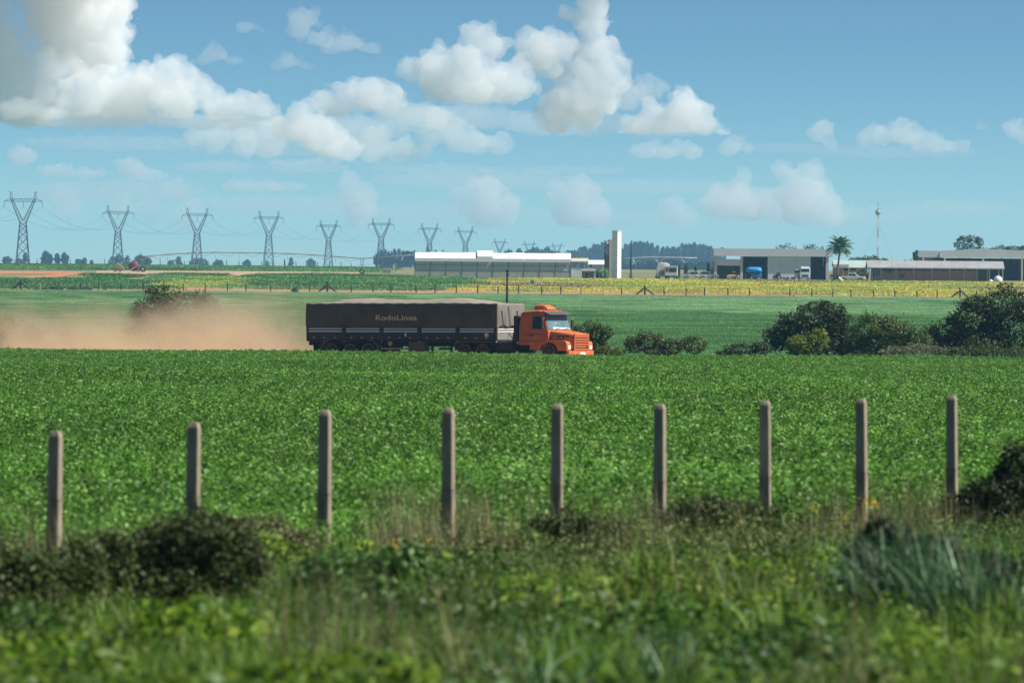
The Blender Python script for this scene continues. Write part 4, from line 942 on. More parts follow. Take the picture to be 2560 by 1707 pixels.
def build_side_buildings():
    # shed with the tan roof, grey wall, low hut, grey hopper house
    f = Frame(1448, 1730); r = f.root('open_shed', 'small open shed with a tan roof beside the greenhouse', 'shed')
    MB().prism([(-.4, f.z(1448, 653)), (3.2, f.z(1448, 645.5)), (6.5, f.z(1448, 650)), (6.5, f.z(1448, 651.5)), (-.4, f.z(1448, 655))], f.x(1428), f.x(1471), 'x').build('roof', nmat('tan_roof', (.50, .41, .29), (.6, .5, .37), 1, .8), r)
    for px in (1430, 1447, 1462, 1469): MB().box(f.x(px)-.09, f.x(px)+.09, 0, .18, -.1, f.z(1448, 654.5)).build('post', GALV, r)
    MB().box(f.x(1430), f.x(1468), 5.5, 5.7, -.1, 1.5).build('back_wall', DARK, r)
    f = Frame(1441, 1705); r = f.root('garden_wall', 'pale grey wall between the greenhouse and the small hut', 'wall')
    boxpx(f, 1428.5, 1455, 671, 700, 0, .3, nmat('pale_grey_wall', (.42, .48, .47), (.52, .57, .55), .6, .85), 'wall_panel', r); boxpx(f, 1428, 1455.5, 669.5, 671.2, -.05, .35, GREYR, 'coping', r)
    f = Frame(1472, 1690); r = f.root('small_hut', 'tiny brown hut with a bright white flat roof', 'hut')
    boxpx(f, 1458, 1485, 678.5, 700, 0, 2.2, BRICK, 'wall', r); boxpx(f, 1454, 1488.5, 672.5, 678.2, -.4, 2.6, WHITE, 'roof', r, bevel=.05); boxpx(f, 1464, 1468, 682, 700, -.03, -.003, DARK, 'door', r)
    f = Frame(1490, 1745); r = f.root('hopper_house', 'grey low warehouse left of the white silo', 'building')
    boxpx(f, 1471, 1513, 661, 702, 0, 5, nmat('grey_sheet', (.46, .50, .49), (.56, .59, .57), .8, .7), 'wall', r)
    MB().prism([(-.3, f.z(1490, 661)), (2.5, f.z(1490, 650)), (5.3, f.z(1490, 658)), (5.3, f.z(1490, 661))], f.x(1470), f.x(1514), 'x').build('roof', nmat('pale_sheet', (.6, .62, .59), (.68, .69, .66), .8, .7), r)
    boxpx(f, 1475, 1479, 662, 667, -.03, -.005, DARK, 'vent', r)
    # bush and drum by the silo
    b = gp(1508, 1688); s = FPX/1688
    shrub('garden_bush', b, [(0, 0, 16/s, 14/s, 12/s, 8/s), (.6, .1, 10/s, 10/s, 10/s, 9/s), (-.6, 0, 9/s, 6/s, 8/s, 7/s)], 900, .3, leafmat('lime_bush', (.10, .22, .03), (.24, .38, .07), trans=.3), 'bright green bush at the foot of the white silo', 'bush', 81, stems=3)
    b = gp(1493, 1688)
    shrub('garden_bush', b, [(0, 0, 8/s, 4/s, 6/s, 10/s)], 350, .25, leafmat('dark_shrub', (.015, .04, .02), (.04, .08, .035), trans=.2), 'narrow dark green shrub between the hut and the lime bush', 'bush', 82, stems=2)
    f = Frame(1505, 1686); r = f.root('water_drum', 'dark blue drum standing under the lime bush', 'drum')
    MB().lathe([(.3, 0), (.34, .05), (.34, .45), (.36, .48), (.34, .51), (.34, .95), (.3, 1.0)], (0, 0, 0), 'z', 14).build('drum_body', nmat('blue_drum', (.02, .05, .14), (.03, .07, .18), 3, .5), r, True); MB().lathe([(.02, 1.0), (.28, 1.0), (.28, 1.03), (.02, 1.03)], (0, 0, 0), 'z', 14).build('lid', nmat('pale_lid', (.5, .58, .66), None), r)
build_side_buildings()

def build_silo():
    f = Frame(1541, 1690); r = f.root('grain_elevator_tower', 'tall white square tower with a sunlit right face', 'tower')
    zt = f.z(1541, 578); hw = .66; mbd = MB()
    sh = MB().loft([[(-hw, -hw, -.2), (hw, -hw, -.2), (hw, hw, -.2), (-hw, hw, -.2)], [(-hw, -hw, zt), (hw, -hw, zt), (hw, hw, zt), (-hw, hw, zt)]]).build('shaft', nmat('white_tower', (.80, .80, .80), (.86, .86, .85), .8, .7, detail=8), r); sh.rotation_euler.z = math.radians(-36)
    cp = MB().box(-.78, .78, -.78, .78, zt, zt+.10).build('cap', WHITE, r); cp.rotation_euler.z = math.radians(-36)
    for x in (-.3, .25): MB().tube([(x, 0, zt+.1), (x, 0, zt+.55)], .05, 6).build('vent_pipe', GALV, r)
    for k in range(1, 6): o = MB().box(-hw-.015, hw+.015, -hw-.015, hw+.015, zt*k/6, zt*k/6+.035).build('joint_band', CREAM, r); o.rotation_euler.z = math.radians(-36)
    f = Frame(1527, 1694); r = f.root('tan_silo', 'tan narrow silo tight behind the white tower', 'silo')
    boxpx(f, 1522.5, 1533, 601, 702, 0, 1.2, nmat('tan_concrete', (.46, .40, .30), (.56, .49, .38), .8, .85, detail=8), 'shaft', r); boxpx(f, 1523.5, 1532, 598.5, 600.8, .1, 1.1, CREAM, 'cap', r)
    f = Frame(1517, 1696); r = f.root('steel_frame_tower', 'dark rusty steel frame tower left of the tan silo', 'tower')
    zt = f.z(1517, 600); x0, x1 = f.x(1512), f.x(1522)
    for x in (x0, x1):
        for y in (0, 1.0): MB().box(x-.10, x+.10, y-.10, y+.10, -.1, zt).build('leg', STEEL, r)
    for k in range(8):
        z = zt*k/8 + .15
        for y in (-.02, 1.02):
            MB().bar((x0, y, z), (x1, y, z+zt/8*.9), .12).build('diagonal_brace', STEEL, r); MB().bar((x0, y, z), (x1, y, z), .12).build('cross_beam', STEEL, r)
    MB().box(x0-.05, x1+.05, -.1, 1.1, zt*.30, zt*.62).build('elevator_box', STEEL, r); MB().loft([[(x0, 0, zt*.42), (x1, 0, zt*.42), (x1, 1, zt*.42), (x0, 1, zt*.42)], [(x0+.2, .3, zt*.29), (x1-.2, .3, zt*.29), (x1-.2, .7, zt*.29), (x0+.2, .7, zt*.29)]]).build('hopper', DARK, r)
    f = Frame(1577, 1680); r = f.root('utility_pole', 'tall thin black pole standing right of the white tower', 'pole')
    zt = f.z(1577, 601); MB().tube([(0, 0, -.3), (0.02, 0, zt*.5), (.06, 0, zt)], [.17, .14, .10], 8).build('pole_shaft', nmat('dark_post', (.03,)*3), r, True)
    MB().box(-.30, .30, -.2, .25, .0, 1.05).build('meter_box', nmat('meter_grey', (.12, .14, .15), (.18, .2, .2), 3, .7), r, bevel=.04); MB().box(-.1, .45, -.08, .08, zt-.35, zt-.25).build('cross_arm', STEEL, r)
build_silo()

def gable_fascia(f, a, b, yt, yb, t, u, M, nm, r, corr=0):
    return MB().loft([[(f.x(a), t, f.z(a, yb)), (f.x(b), t, f.z(b, yb)), (f.x(b), t, f.z(b, yt)), (f.x(a), t, f.z(a, yt))],
                      [(f.x(a), u, f.z(a, yb)), (f.x(b), u, f.z(b, yb)), (f.x(b), u, f.z(b, yt)), (f.x(a), u, f.z(a, yt))]]).build(nm, M, r)
def build_hangar():
    f = Frame(1930, 1705); r = f.root('machinery_hangar', 'big hangar with a white fascia, open bays and a white centre wall', 'hangar')
    R = 4.0   # rows below are given at the building's left end; the camera roll is in f.z
    zf0, zf1 = f.z(1930, 640.8), f.z(1930, 622.3); D = 14.0
    FAS = nmat('fascia_white', (.60, .60, .60), (.70, .69, .68), .5, .8, detail=10, stretch=(1, 1, .2))
    MB().box(f.x(1784), f.x(2081), -.5, -.2, zf0, zf1).build('fascia', FAS, r)
    MB().box(f.x(2081)-.3, f.x(2081)-.002, -.195, D, zf0, zf1-.01).build('side_fascia', WHITE, r); MB().box(f.x(1784)+.002, f.x(1784)+.3, -.195, D, zf0, zf1-.01).build('side_fascia', FAS, r)
    MB().prism([(-.19, zf0+.25), (D/2, zf0+.9), (D, zf0+.25), (D, zf0+.35), (D/2, zf0+1.0), (-.19, zf0+.35)], f.x(1784)+.31, f.x(2081)-.31, 'x').build('roof', GREYR, r)
    COLM = nmat('column_cream', (.56, .51, .44), (.66, .61, .54), 1, .85)
    for px, w in ((1789, 7.5), (1854, 6.5), (2068, 7)): boxpx(f, px-w/2, px+w/2, 640.9, 702, 0, .6, COLM, 'column', r)
    boxpx(f, 1920, 2026, 640.9, 702, .05, .35, WHITE, 'centre_wall', r); 
    for px in (1951, 1990): boxpx(f, px, px+1.2, 641.5, 700, .03, .047, CREAM, 'wall_joint', r)
    boxpx(f, 1857.5, 1919.8, 640.9, 702, D-.4, D-.1, BRICKD, 'back_wall', r); boxpx(f, 2026.5, 2064, 640.9, 702, D-.4, D-.1, BRICKD, 'back_wall', r)
    boxpx(f, 1902, 1919.8, 668, 702, 3, 3.3, DARK, 'partition', r); boxpx(f, 2030, 2062, 664, 702, 8, 8.3, DARK, 'partition', r); boxpx(f, 1855.6, 1857.3, 640.9, 702, .7, D, BRICKD, 'inner_wall', r)
    boxpx(f, 1918, 1919.7, 640.9, 702, .4, D-.5, BRICKD, 'inner_wall', r); boxpx(f, 2026.2, 2027.8, 640.9, 702, .4, D-.5, BRICKD, 'inner_wall', r); boxpx(f, 2064.2, 2066, 640.9, 702, .7, D-.5, BRICKD, 'inner_wall', r)
    f2 = Frame(1822, 1735); r2 = f2.root('rear_shed', 'dark low shed seen through the open left bay of the hangar', 'shed')
    boxpx(f2, 1794, 1853, 664, 702, 0, 5, DARK, 'wall', r2); boxpx(f2, 1792, 1853, 648, 663.8, -.4, 5.4, nmat('grey_roof', (.28, .27, .28), (.36, .35, .35), 1, .8), 'roof', r2)
    f3 = Frame(1781, 1712); r3 = f3.root('water_tank', 'white tank on a grey base at the left end of the hangar', 'tank')
    MB().lathe([(.3, 0), (.42, .1), (.42, 1.55), (.3, 1.75), (.05, 1.8)], (0, 0, 1.9), 'z', 16).build('tank_body', WHITE, r3, True); MB().box(-.4, .4, -.4, .4, 0, 1.9).build('tank_base', nmat('grey_base', (.28, .29, .3), (.36, .36, .36), 2, .8), r3)
build_hangar()

def build_brick_block():
    # low wing with the teal roof behind the palm
    f = Frame(2128, 1690); r = f.root('teal_roof_wing', 'low ochre wing with a pale teal roof behind the palm', 'building')
    MB().prism([(-.6, f.z(2128, 668.5)), (4, f.z(2128, 650.5)), (8, f.z(2128, 666)), (8, f.z(2128, 667)), (4, f.z(2128, 652)), (-.6, f.z(2128, 670))], f.x(2083), f.x(2169), 'x').build('roof', TEALR, r)
    boxpx(f, 2085, 2166, 669, 703, 0, 7.5, OCHRE, 'wall', r)
    boxpx(f, 2082, 2121, 661, 669, -1.1, -.65, nmat('porch_roof', (.50, .46, .41), (.58, .54, .48), 1, .85), 'porch_roof', r); boxpx(f, 2108, 2122, 671, 677, -.03, -.004, DARK, 'window', r); boxpx(f, 2126, 2140, 671, 676, -.03, -.004, DARK, 'window', r)
    for px in (2107, 2120): boxpx(f, px, px+1.3, 669.2, 703, -1.0, -.85, CREAM, 'porch_post', r)
    # long brick block with the grey roof
    f = Frame(2345, 1660); r = f.root('brick_workshop', 'long low brick workshop under a grey sheet roof', 'building')
    zr0 = f.z(2345, 671.5); zr1 = f.z(2345, 653.5); x0, x1 = f.x(2168), f.x(2511); n = 11; W = (x1-x0)/n
    for k in range(n):
        a, b = x0 + k*W + .01, x0 + (k+1)*W - .01
        MB().prism([(-.9, zr0), (4.2, zr1), (9.2, zr0), (9.2, zr0+.10), (4.2, zr1+.10), (-.9, zr0+.10)], a, b, 'x').build('roof_sheet', GREYR, r)
    MB().box(x0, x1, -.96, -.905, zr0-.05, zr0+.16).build('gutter', GALV, r)
    zw = zr0 + .05
    cuts = [2180, 2202, 2240, 2285, 2330, 2374, 2411, 2443, 2469]
    for a, b in zip(cuts[:-1], cuts[1:]):
        if (a, b) in ((2180, 2202), (2443, 2469)): continue
        boxpx(f, a+1.2, b-1.2, 676, 704, .05, .3, BRICK, 'wall_bay', r)
    for c in cuts: MB().box(f.x(c)-.13, f.x(c)+.13, -.02, .35, -.2, zw).build('pier', nmat('grey_pier', (.30, .25, .22), (.38, .32, .28), 1, .9), r)
    boxpx(f, 2181, 2202, 690, 704, .05, .3, BRICK, 'wall_bay', r); gl = boxpx(f, 2182, 2201, 674, 689.8, .12, .2, GLASS, 'window', r)
    for px in (2188, 2195): boxpx(f, px, px+.8, 674, 689.8, .10, .119, GALV, 'mullion', gl)
    MB().box(f.x(2181), f.x(2470), 7.5, 7.8, -.2, zw).build('back_wall', DARK, r); MB().box(f.x(2204), f.x(2442), .4, 1.0, zw-.75, zw-.1).build('dark_clerestory', DARK, r)
    for a, b, y0, y1 in ((2212, 2220, 675.5, 683), (2221, 2229, 676, 683.5), (2249, 2261, 684.5, 696)):
        w = boxpx(f, a, b, y0, y1, .02, .045, GLASS, 'window', r)
        boxpx(f, a-.8, b+.8, y1, y1+.9, -.03, .046, GREYR, 'window_sill', w)
    boxpx(f, 2445, 2467, 676, 700, .1, .25, nmat('green_door', (.025, .05, .045), (.04, .07, .06), 1, .6), 'door', r)
    for px in (2474, 2497, 2507): MB().box(f.x(px)-.08, f.x(px)+.08, 0, .16, -.2, zw).build('verandah_post', CREAM, r)
    for px, y in ((2274, 700),):
        pass
    # rear hangar
    f = Frame(2430, 1765); r = f.root('rear_hangar', 'large open hangar with a pale gabled fascia behind the brick workshop', 'hangar')
    FAS = MATS['fascia_white']
    pts = [(2297, 626, 643), (2358, 627.5, 643.5)]
    MB().box(f.x(2298), f.x(2352), 2.5, 2.8, f.z(2326, 643.5), f.z(2326, 627)).build('fascia', FAS, r)
    top = [(2353, 627), (2457, 622), (2640, 630)]; bot = [(2640, 646.5), (2457, 644), (2353, 643.5)]
    lo = [(f.x(a), 0, f.z(a, b)) for a, b in top + bot]; MB().loft([lo, [(x, .3, z) for x, y, z in lo]]).build('fascia', FAS, r)
    MB().loft([[(f.x(2353), .31, f.z(2353, 629)), (f.x(2640), .31, f.z(2640, 632)), (f.x(2640), .31, f.z(2640, 634)), (f.x(2353), .31, f.z(2353, 631))], [(f.x(2353), 20, f.z(2353, 629)), (f.x(2640), 20, f.z(2640, 632)), (f.x(2640), 20, f.z(2640, 634)), (f.x(2353), 20, f.z(2353, 631))]]).build('roof', GREYR, r)
    for px in (2308, 2362, 2458, 2555): boxpx(f, px-2.2, px+2.2, 644.6, 706, .02, .5, CREAM, 'column', r)
    boxpx(f, 2364, 2640, 646, 706, 19, 19.4, BRICKD, 'back_wall', r); boxpx(f, 2364, 2552, 655, 706, 10, 10.3, DARK, 'partition', r)
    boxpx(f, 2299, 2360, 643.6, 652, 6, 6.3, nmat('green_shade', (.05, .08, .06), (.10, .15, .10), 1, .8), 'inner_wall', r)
    # round white tanks at the right end of the workshop
    for px, d, rr, lab in ((2495, 1650, .85, 'large round white tank at the right end of the brick workshop'), (2477, 1652, .42, 'small round white tank left of the large round one')):
        f = Frame(px, d); r = f.root('round_tank', lab, 'tank', 'round white tanks'); MB().lathe([(rr*.5, 0), (rr*.92, rr*.35), (rr, rr*.8), (rr*.9, rr*1.25), (rr*.55, rr*1.55), (rr*.2, rr*1.68)], (0, 0, 0), 'z', 18).build('tank_body', WHITE, r, True)
        MB().lathe([(rr*.22, 0), (rr*.22, .1), (.02, .12)], (0, 0, rr*1.66), 'z', 10).build('lid', GALV, r)
build_brick_block()

# ------------------------------------------------------------------ vehicles and machines in the yard
TYRE = nmat('far_tyre', (.015, .015, .015), (.03, .028, .026), 3, .85)
def fwheel(r, x, y, rad, w=.22, M=None):
    o = MB().lathe([(rad*.5, -w/2), (rad, -w/2*.8), (rad, w/2*.8), (rad*.5, w/2)], (x, y, rad), 'y', 16).build('wheel', TYRE, r, True)
    MB().lathe([(.03, -w/2-.01), (rad*.5, -w/2-.01), (rad*.52, -w/2+.02)], (x, y, rad), 'y', 12).build('rim', M or GALV, o); return o
def pickup(px, d, col, label, rz=0.0, flip=1):
    f = Frame(px, d); r = f.root('pickup_truck', label, 'pickup'); r.rotation_euler.z = rz
    def X(*p): return [(flip*a, b) for a, b in p]
    MB().prism(X((-2.55, .45), (-2.55, .95), (-.75, 1.0), (1.2, 1.02), (2.35, .92), (2.5, .7), (2.5, .42), (1.95, .42), (1.8, .72), (1.3, .72), (1.15, .42), (-1.15, .42), (-1.3, .72), (-1.85, .72), (-2.0, .42)), -.88, .88).build('body', col, r, bevel=.06)
    cab = MB().loft([[(flip*a, -.82, b) for a, b in ((-.85, 1.0), (-.70, 1.62), (.55, 1.66), (1.25, 1.02))], [(flip*a, .82, b) for a, b in ((-.85, 1.0), (-.70, 1.62), (.55, 1.66), (1.25, 1.02))]]).build('cabin', col, r, bevel=.06)
    for a in (((-.68, 1.08), (-.60, 1.52), (-.08, 1.56), (-.08, 1.08)), ((.0, 1.08), (.0, 1.56), (.50, 1.57), (.98, 1.08))):
        MB().prism(X(*a), -.845, -.825).build('window', GLASS, cab); MB().prism(X(*a), .825, .845).build('window', GLASS, cab)
    MB().loft([[(flip*1.24, -.72, 1.06), (flip*1.24, .72, 1.06), (flip*.64, .70, 1.60), (flip*.64, -.70, 1.60)], [(flip*1.27, -.72, 1.08), (flip*1.27, .72, 1.08), (flip*.67, .70, 1.62), (flip*.67, -.70, 1.62)]]).build('windshield', GLASS, cab)
    for x in (-1.58, 1.55):
        for y in (-.80, .80): fwheel(r, flip*x, y, .37)
    for y in (-.65, .65): MB().box(min(flip*2.44, flip*2.53), max(flip*2.44, flip*2.53), y-.14, y+.14, .70, .84).build('headlight', nmat('far_lamp', (.7, .7, .68), None, rough=.3), r)
    MB().box(min(flip*2.46, flip*2.58), max(flip*2.46, flip*2.58), -.85, .85, .42, .62).build('bumper', GALV, r)
    return r
def build_vehicles():
    SIL = nmat('silver_paint', (.38, .41, .44), (.46, .49, .51), 1.5, .35, metal=.3); GRY = nmat('grey_paint', (.20, .23, .26), (.28, .31, .33), 1.5, .4, metal=.3); WHP = nmat('white_paint', (.72, .73, .73), (.8, .8, .8), 1.5, .4)
    pickup(1735, 1688, SIL, 'silver pickup parked left of the hangar', flip=-1, rz=.12)
    pickup(1764, 1696, GRY, 'grey pickup half hidden by the first hangar column', flip=-1, rz=.1)
    pickup(2131, 1672, WHP, 'white pickup parked between the palm and the brick workshop', flip=1, rz=-.1)
    # small orange crate at the silver pickup
    f = Frame(1741, 1680); r = f.root('orange_crate', 'small orange crate beside the silver pickup', 'crate'); OC = nmat('orange_plastic', (.62, .32, .08), (.7, .4, .12), 3, .5)
    MB().box(-.3, .3, -.22, .22, 0, .08).build('crate_base', OC, r)
    for z in (.14, .34, .54): MB().box(-.3, .3, -.22, -.19, z, z+.14).build('slat', OC, r); MB().box(-.3, .3, .19, .22, z, z+.14).build('slat', OC, r)
    for x in (-.3, .27):
        for y in (-.22, .19): MB().box(x, x+.03, y-.005, y+.035, .08, .70).build('corner_post', OC, r)
    MB().box(-.31, .31, -.23, .23, .70, .76).build('rim', OC, r); MB().lathe([(.05, .76), (.28, .78), (.2, .95), (.02, 1.02)], (0, 0, 0), 'z', 10).build('cover', OC, r, True)
    # white truck with the tall rounded body
    f = Frame(1668, 1690); r = f.root('box_truck', 'white truck with a tall round topped body, parked left of the pickups', 'truck'); BD = nmat('cream_body', (.62, .56, .48), (.72, .66, .58), 1, .6)
    MB().prism([(f.x(1641), .5), (f.x(1641), 2.2), (f.x(1645), 3.0), (f.x(1652), 3.32), (f.x(1664), 3.30), (f.x(1672), 3.1), (f.x(1675), 2.6), (f.x(1675), .5)], .3, 2.6).build('body', BD, r, bevel=.12, seg=3)
    MB().prism([(f.x(1650.5), .95), (f.x(1650.5), 1.35), (f.x(1653.5), 1.75), (f.x(1660.5), 1.75), (f.x(1660.5), .95)], .27, .297).build('green_panel', nmat('green_panel', (.10, .30, .18), (.14, .36, .22), 2, .5), r)
    cab = MB().box(f.x(1661.5), f.x(1694), -1.4, .25, .55, 2.52).build('cab', BD, r, bevel=.14, seg=3)
    MB().box(f.x(1672), f.x(1691), -1.43, -1.403, 1.48, 2.22).build('windshield', GLASS, cab); MB().box(f.x(1661)-.01, f.x(1661.5)-.002, -1.2, -.2, 1.5, 2.2).build('window', GLASS, cab); MB().box(f.x(1664.5), f.x(1669.5), -1.43, -1.403, 1.5, 2.2).build('window', GLASS, cab)
    MB().box(f.x(1660), f.x(1694)+.05, -1.5, .2, 2.5, 2.62).build('cab_roof', WHP, cab, bevel=.04); MB().box(f.x(1663), f.x(1693), -1.46, -1.405, .45, .72).build('bumper', DARK, cab)
    for px in (1666, 1690): MB().box(f.x(px)-.12, f.x(px)+.12, -1.45, -1.404, .80, .98).build('headlight', MATS['far_lamp'], cab)
    MB().box(f.x(1682), f.x(1689), -1.62, -1.47, .1, .78).build('blue_drum_carrier', nmat('teal_drum', (.05, .16, .2), None, rough=.5), r, bevel=.05)
    for px in (1645, 1668, 1689): fwheel(r, f.x(px), -.9 if px > 1650 else .6, .5, .3); fwheel(r, f.x(px), 2.3 if px < 1650 else .1, .5, .3)
    # white cab-over truck before the hangar wall
    f = Frame(2006, 1690); r = f.root('cab_over_truck', 'white truck with a dark windshield parked before the hangar wall', 'truck')
    x0, x1 = f.x(1986), f.x(2027); xm = f.x(2001)
    MB().loft([[(xm-.15, 0, .55), (x1-.15, 0, .55), (x1-.1, 0, 1.75), (xm-.05, 0, 1.75)], [(xm-.15, 2.2, .55), (x1-.15, 2.2, .55), (x1-.1, 2.2, 1.75), (xm-.05, 2.2, 1.75)]]).build('cab_lower', WHP, r, bevel=.08)
    cu = MB().loft([[(xm-.05, .05, 1.755), (x1-.1, .05, 1.755), (x1-.2, .25, 2.6), (xm+.05, .25, 2.6)], [(xm-.05, 2.2, 1.755), (x1-.1, 2.2, 1.755), (x1-.2, 2.1, 2.6), (xm+.05, 2.1, 2.6)]]).build('cab_upper', WHP, r, bevel=.1)
    MB().loft([[(xm+.08, .03, 1.70), (x1-.22, .03, 1.70), (x1-.3, .20, 2.34), (xm+.18, .20, 2.34)], [(xm+.08, .0, 1.70), (x1-.22, .0, 1.70), (x1-.3, .17, 2.34), (xm+.18, .17, 2.34)]]).build('windshield', GLASS, cu)
    MB().loft([[(xm-.2, .2, 1.72), (xm-.2, 1.3, 1.72), (xm-.05, 1.3, 2.4), (xm-.05, .35, 2.4)], [(xm-.12, .2, 1.72), (xm-.12, 1.3, 1.72), (xm+.02, 1.3, 2.4), (xm+.02, .35, 2.4)]]).build('window', GLASS, cu)
    MB().box(xm+.1, x1-.35, .4, 1.9, 2.6, 2.78).build('roof_deflector', WHP, cu, bevel=.07)
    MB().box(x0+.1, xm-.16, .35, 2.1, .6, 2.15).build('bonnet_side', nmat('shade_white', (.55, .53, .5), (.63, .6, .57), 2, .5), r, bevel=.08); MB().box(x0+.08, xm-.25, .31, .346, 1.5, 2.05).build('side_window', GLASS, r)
    MB().box(xm+.3, x1-.5, -.05, -.005, .75, 1.15).build('grille', GLASS, r); MB().box(xm-.1, x1-.1, -.12, -.01, .32, .66).build('bumper', nmat('grey_bumper', (.35, .36, .36), (.42, .42, .42), 2, .6), r)
    for x in (xm+.1, x1-.4): MB().box(x-.1, x+.14, -.06, -.008, .85, 1.05).build('headlight', MATS['far_lamp'], r)
    for x in (xm, x1-.35):
        for y in (.35, 1.9): fwheel(r, x, y, .48, .28)
    # blue machine under a cover
    f = Frame(1885, 1690); r = f.root('covered_hopper', 'machine under a bright blue cover on a red chassis in the second bay', 'machine'); BL = nmat('blue_cover', (.015, .22, .60), (.03, .30, .72), 1.3, .45)
    prof = [(1865.5, 673, .4), (1868, 669, .75), (1878, 667.5, .95), (1892, 667.5, 1.0), (1902, 668.5, .95), (1904.5, 673, .7)]
    loops = []
    for px, y, w in prof:
        zt = f.z(px, y); zb = max(.9, zt - 1.2*w - .1); x = f.x(px); c = (zt+zb)/2; h = (zt-zb)/2
        loops.append([(x, 1.0 + w*math.cos(a), c + h*math.sin(a)*(1 if math.sin(a) > 0 else .9)) for a in np.linspace(0, 2*math.pi, 13)[:-1]])
    MB().loft(loops).build('cover', BL, r, True)
    MB().prism([(f.x(1880), .72), (f.x(1875), 1.25), (f.x(1905), 1.3), (f.x(1903), .62)], .3, 1.7).build('hopper', BL, r, bevel=.05)
    RC = nmat('red_chassis', (.34, .03, .035), (.42, .05, .05), 2, .5); MB().box(f.x(1874), f.x(1902), .3, 1.7, .42, .62).build('chassis', RC, r); MB().box(f.x(1868), f.x(1875), .9, 1.1, .45, .58).build('drawbar', RC, r)
    for px in (1879, 1897):
        for y in (.2, 1.8): fwheel(r, f.x(px), y, .40, .2)
    for px in (1864, 1903): MB().tube([(f.x(px), .4, 0), (f.x(px), .4, 1.3)], .05, 6).build('stand', GALV, r)
    # yellow loader
    f = Frame(1834, 1690); r = f.root('yellow_loader', 'small yellow loader parked in the left hangar bay', 'loader'); YL = nmat('loader_yellow', (.62, .42, .12), (.7, .5, .17), 2, .5)
    MB().prism([(-.9, .5), (-.9, .95), (-.3, 1.05), (.6, .95), (.9, .6), (.9, .45)], .2, 1.3).build('body', YL, r, bevel=.06); MB().box(-.25, .3, .35, 1.15, 1.05, 1.6).build('cab', GLASS, r); MB().box(-.3, .35, .3, 1.2, 1.6, 1.68).build('cab_roof', YL, r)
    for sx in (-1, 1):
        MB().tube([(sx*.5, .1, .8), (sx*.95, -.2, .95), (sx*1.15, -.5, .55)], .09, 6).build('lift_arm', YL, r)
        MB().prism([(sx*.75, .35), (sx*1.35, .45), (sx*1.40, .85), (sx*1.1, 1.0), (sx*.8, .8)], -.75, -.35).build('bucket', YL, r)
        for y in (.15, 1.35): fwheel(r, sx*.6, y, .42, .25)
    # maroon tractor and its two dark implements
    f = Frame(1942, 1690); r = f.root('maroon_tractor', 'maroon tractor before the white hangar wall', 'tractor'); MR = nmat('maroon_paint', (.13, .03, .035), (.18, .045, .05), 2, .55)
    MB().prism([(-.75, .5), (-.65, 1.05), (-.2, 1.1), (.0, 1.15), (.75, 1.15), (.75, .5)], .2, 1.2).build('body', MR, r, bevel=.05); MB().prism([(-.15, 1.15), (-.05, 1.5), (.72, 1.5), (.75, 1.15)], .15, 1.25).build('canopy', MR, r)
    fwheel(r, .45, .05, .55, .25); fwheel(r, .45, 1.35, .55, .25); fwheel(r, -.5, .15, .36, .18); fwheel(r, -.5, 1.25, .36, .18); MB().tube([(-.35, .7, 1.1), (-.35, .7, 1.45)], .04, 6).build('exhaust_pipe', DARK, r)
    for px, lab in ((1959, 'left dark plough implement before the white hangar wall'), (1968, 'right dark plough implement before the white hangar wall')):
        f = Frame(px, 1689); r = f.root('plough', lab, 'implement', 'ploughs before the hangar wall')
        MB().bar((-.3, 0, .45), (.3, 0, .6), .12).build('frame_beam', DARK, r)
        for k in range(3): MB().prism([(-.3+k*.22, 0), (-.2+k*.22, .5), (-.1+k*.22, .55), (-.05+k*.22, .1)], -.1, .1).build('share', DARK, r)
        MB().tube([(0, 0, .5), (.05, 0, .8)], .05, 6).build('hitch', DARK, r)
    f = Frame(1983, 1686); r = f.root('seed_drill', 'low maroon seed drill left of the white truck', 'implement')
    MB().prism([(-.5, .2), (-.5, .62), (.4, .75), (.55, .5), (.5, .15)], 0, .8).build('seed_box', MATS['maroon_paint'], r, bevel=.05); fwheel(r, -.35, -.1, .25, .12); fwheel(r, .35, -.1, .25, .12)
    # person in orange by the workshop
    f = Frame(2168, 1664); r = f.root('person', 'person in an orange top and dark trousers by the brick workshop', 'person')
    joints = [(0, 0, .88, .15), (0, 0, 1.15, .15), (0, 0, 1.38, .17), (0, 0, 1.50, .06), (0, 0, 1.60, .10), (0, 0, 1.70, .085), (.10, 0, .80, .105), (.12, -.03, .45, .07), (.12, 0, .08, .05), (.13, -.12, .04, .05), (-.10, 0, .80, .105), (-.13, .05, .45, .07), (-.13, .08, .08, .05), (-.14, -.04, .04, .05),
              (.20, 0, 1.38, .075), (.27, -.02, 1.12, .052), (.27, -.10, .88, .042), (.27, -.12, .78, .045), (-.20, 0, 1.38, .075), (-.28, .0, 1.12, .052), (-.26, -.10, .90, .042), (-.25, -.12, .80, .045)]
    edges = [(0,1),(1,2),(2,3),(3,4),(4,5),(0,6),(6,7),(7,8),(8,9),(0,10),(10,11),(11,12),(12,13),(2,14),(14,15),(15,16),(16,17),(2,18),(18,19),(19,20),(20,21)]
    me = bpy.data.meshes.new('body'); me.from_pydata([j[:3] for j in joints], edges, []); o = link('body', me, r)
    md = o.modifiers.new('skin', 'SKIN'); sv = me.skin_vertices[0].data
    for i, j in enumerate(joints): sv[i].radius = (j[3], j[3]*.85); sv[i].use_root = (i == 0)
    o.modifiers.new('sub', 'SUBSURF').levels = 1
    M = bpy.data.materials.new('clothes_by_height'); M.use_nodes = True; N = M.node_tree.nodes; L = M.node_tree.links; tc = N.new('ShaderNodeTexCoord'); sp = N.new('ShaderNodeSeparateXYZ'); rp = N.new('ShaderNodeValToRGB'); rp.color_ramp.interpolation = 'CONSTANT'
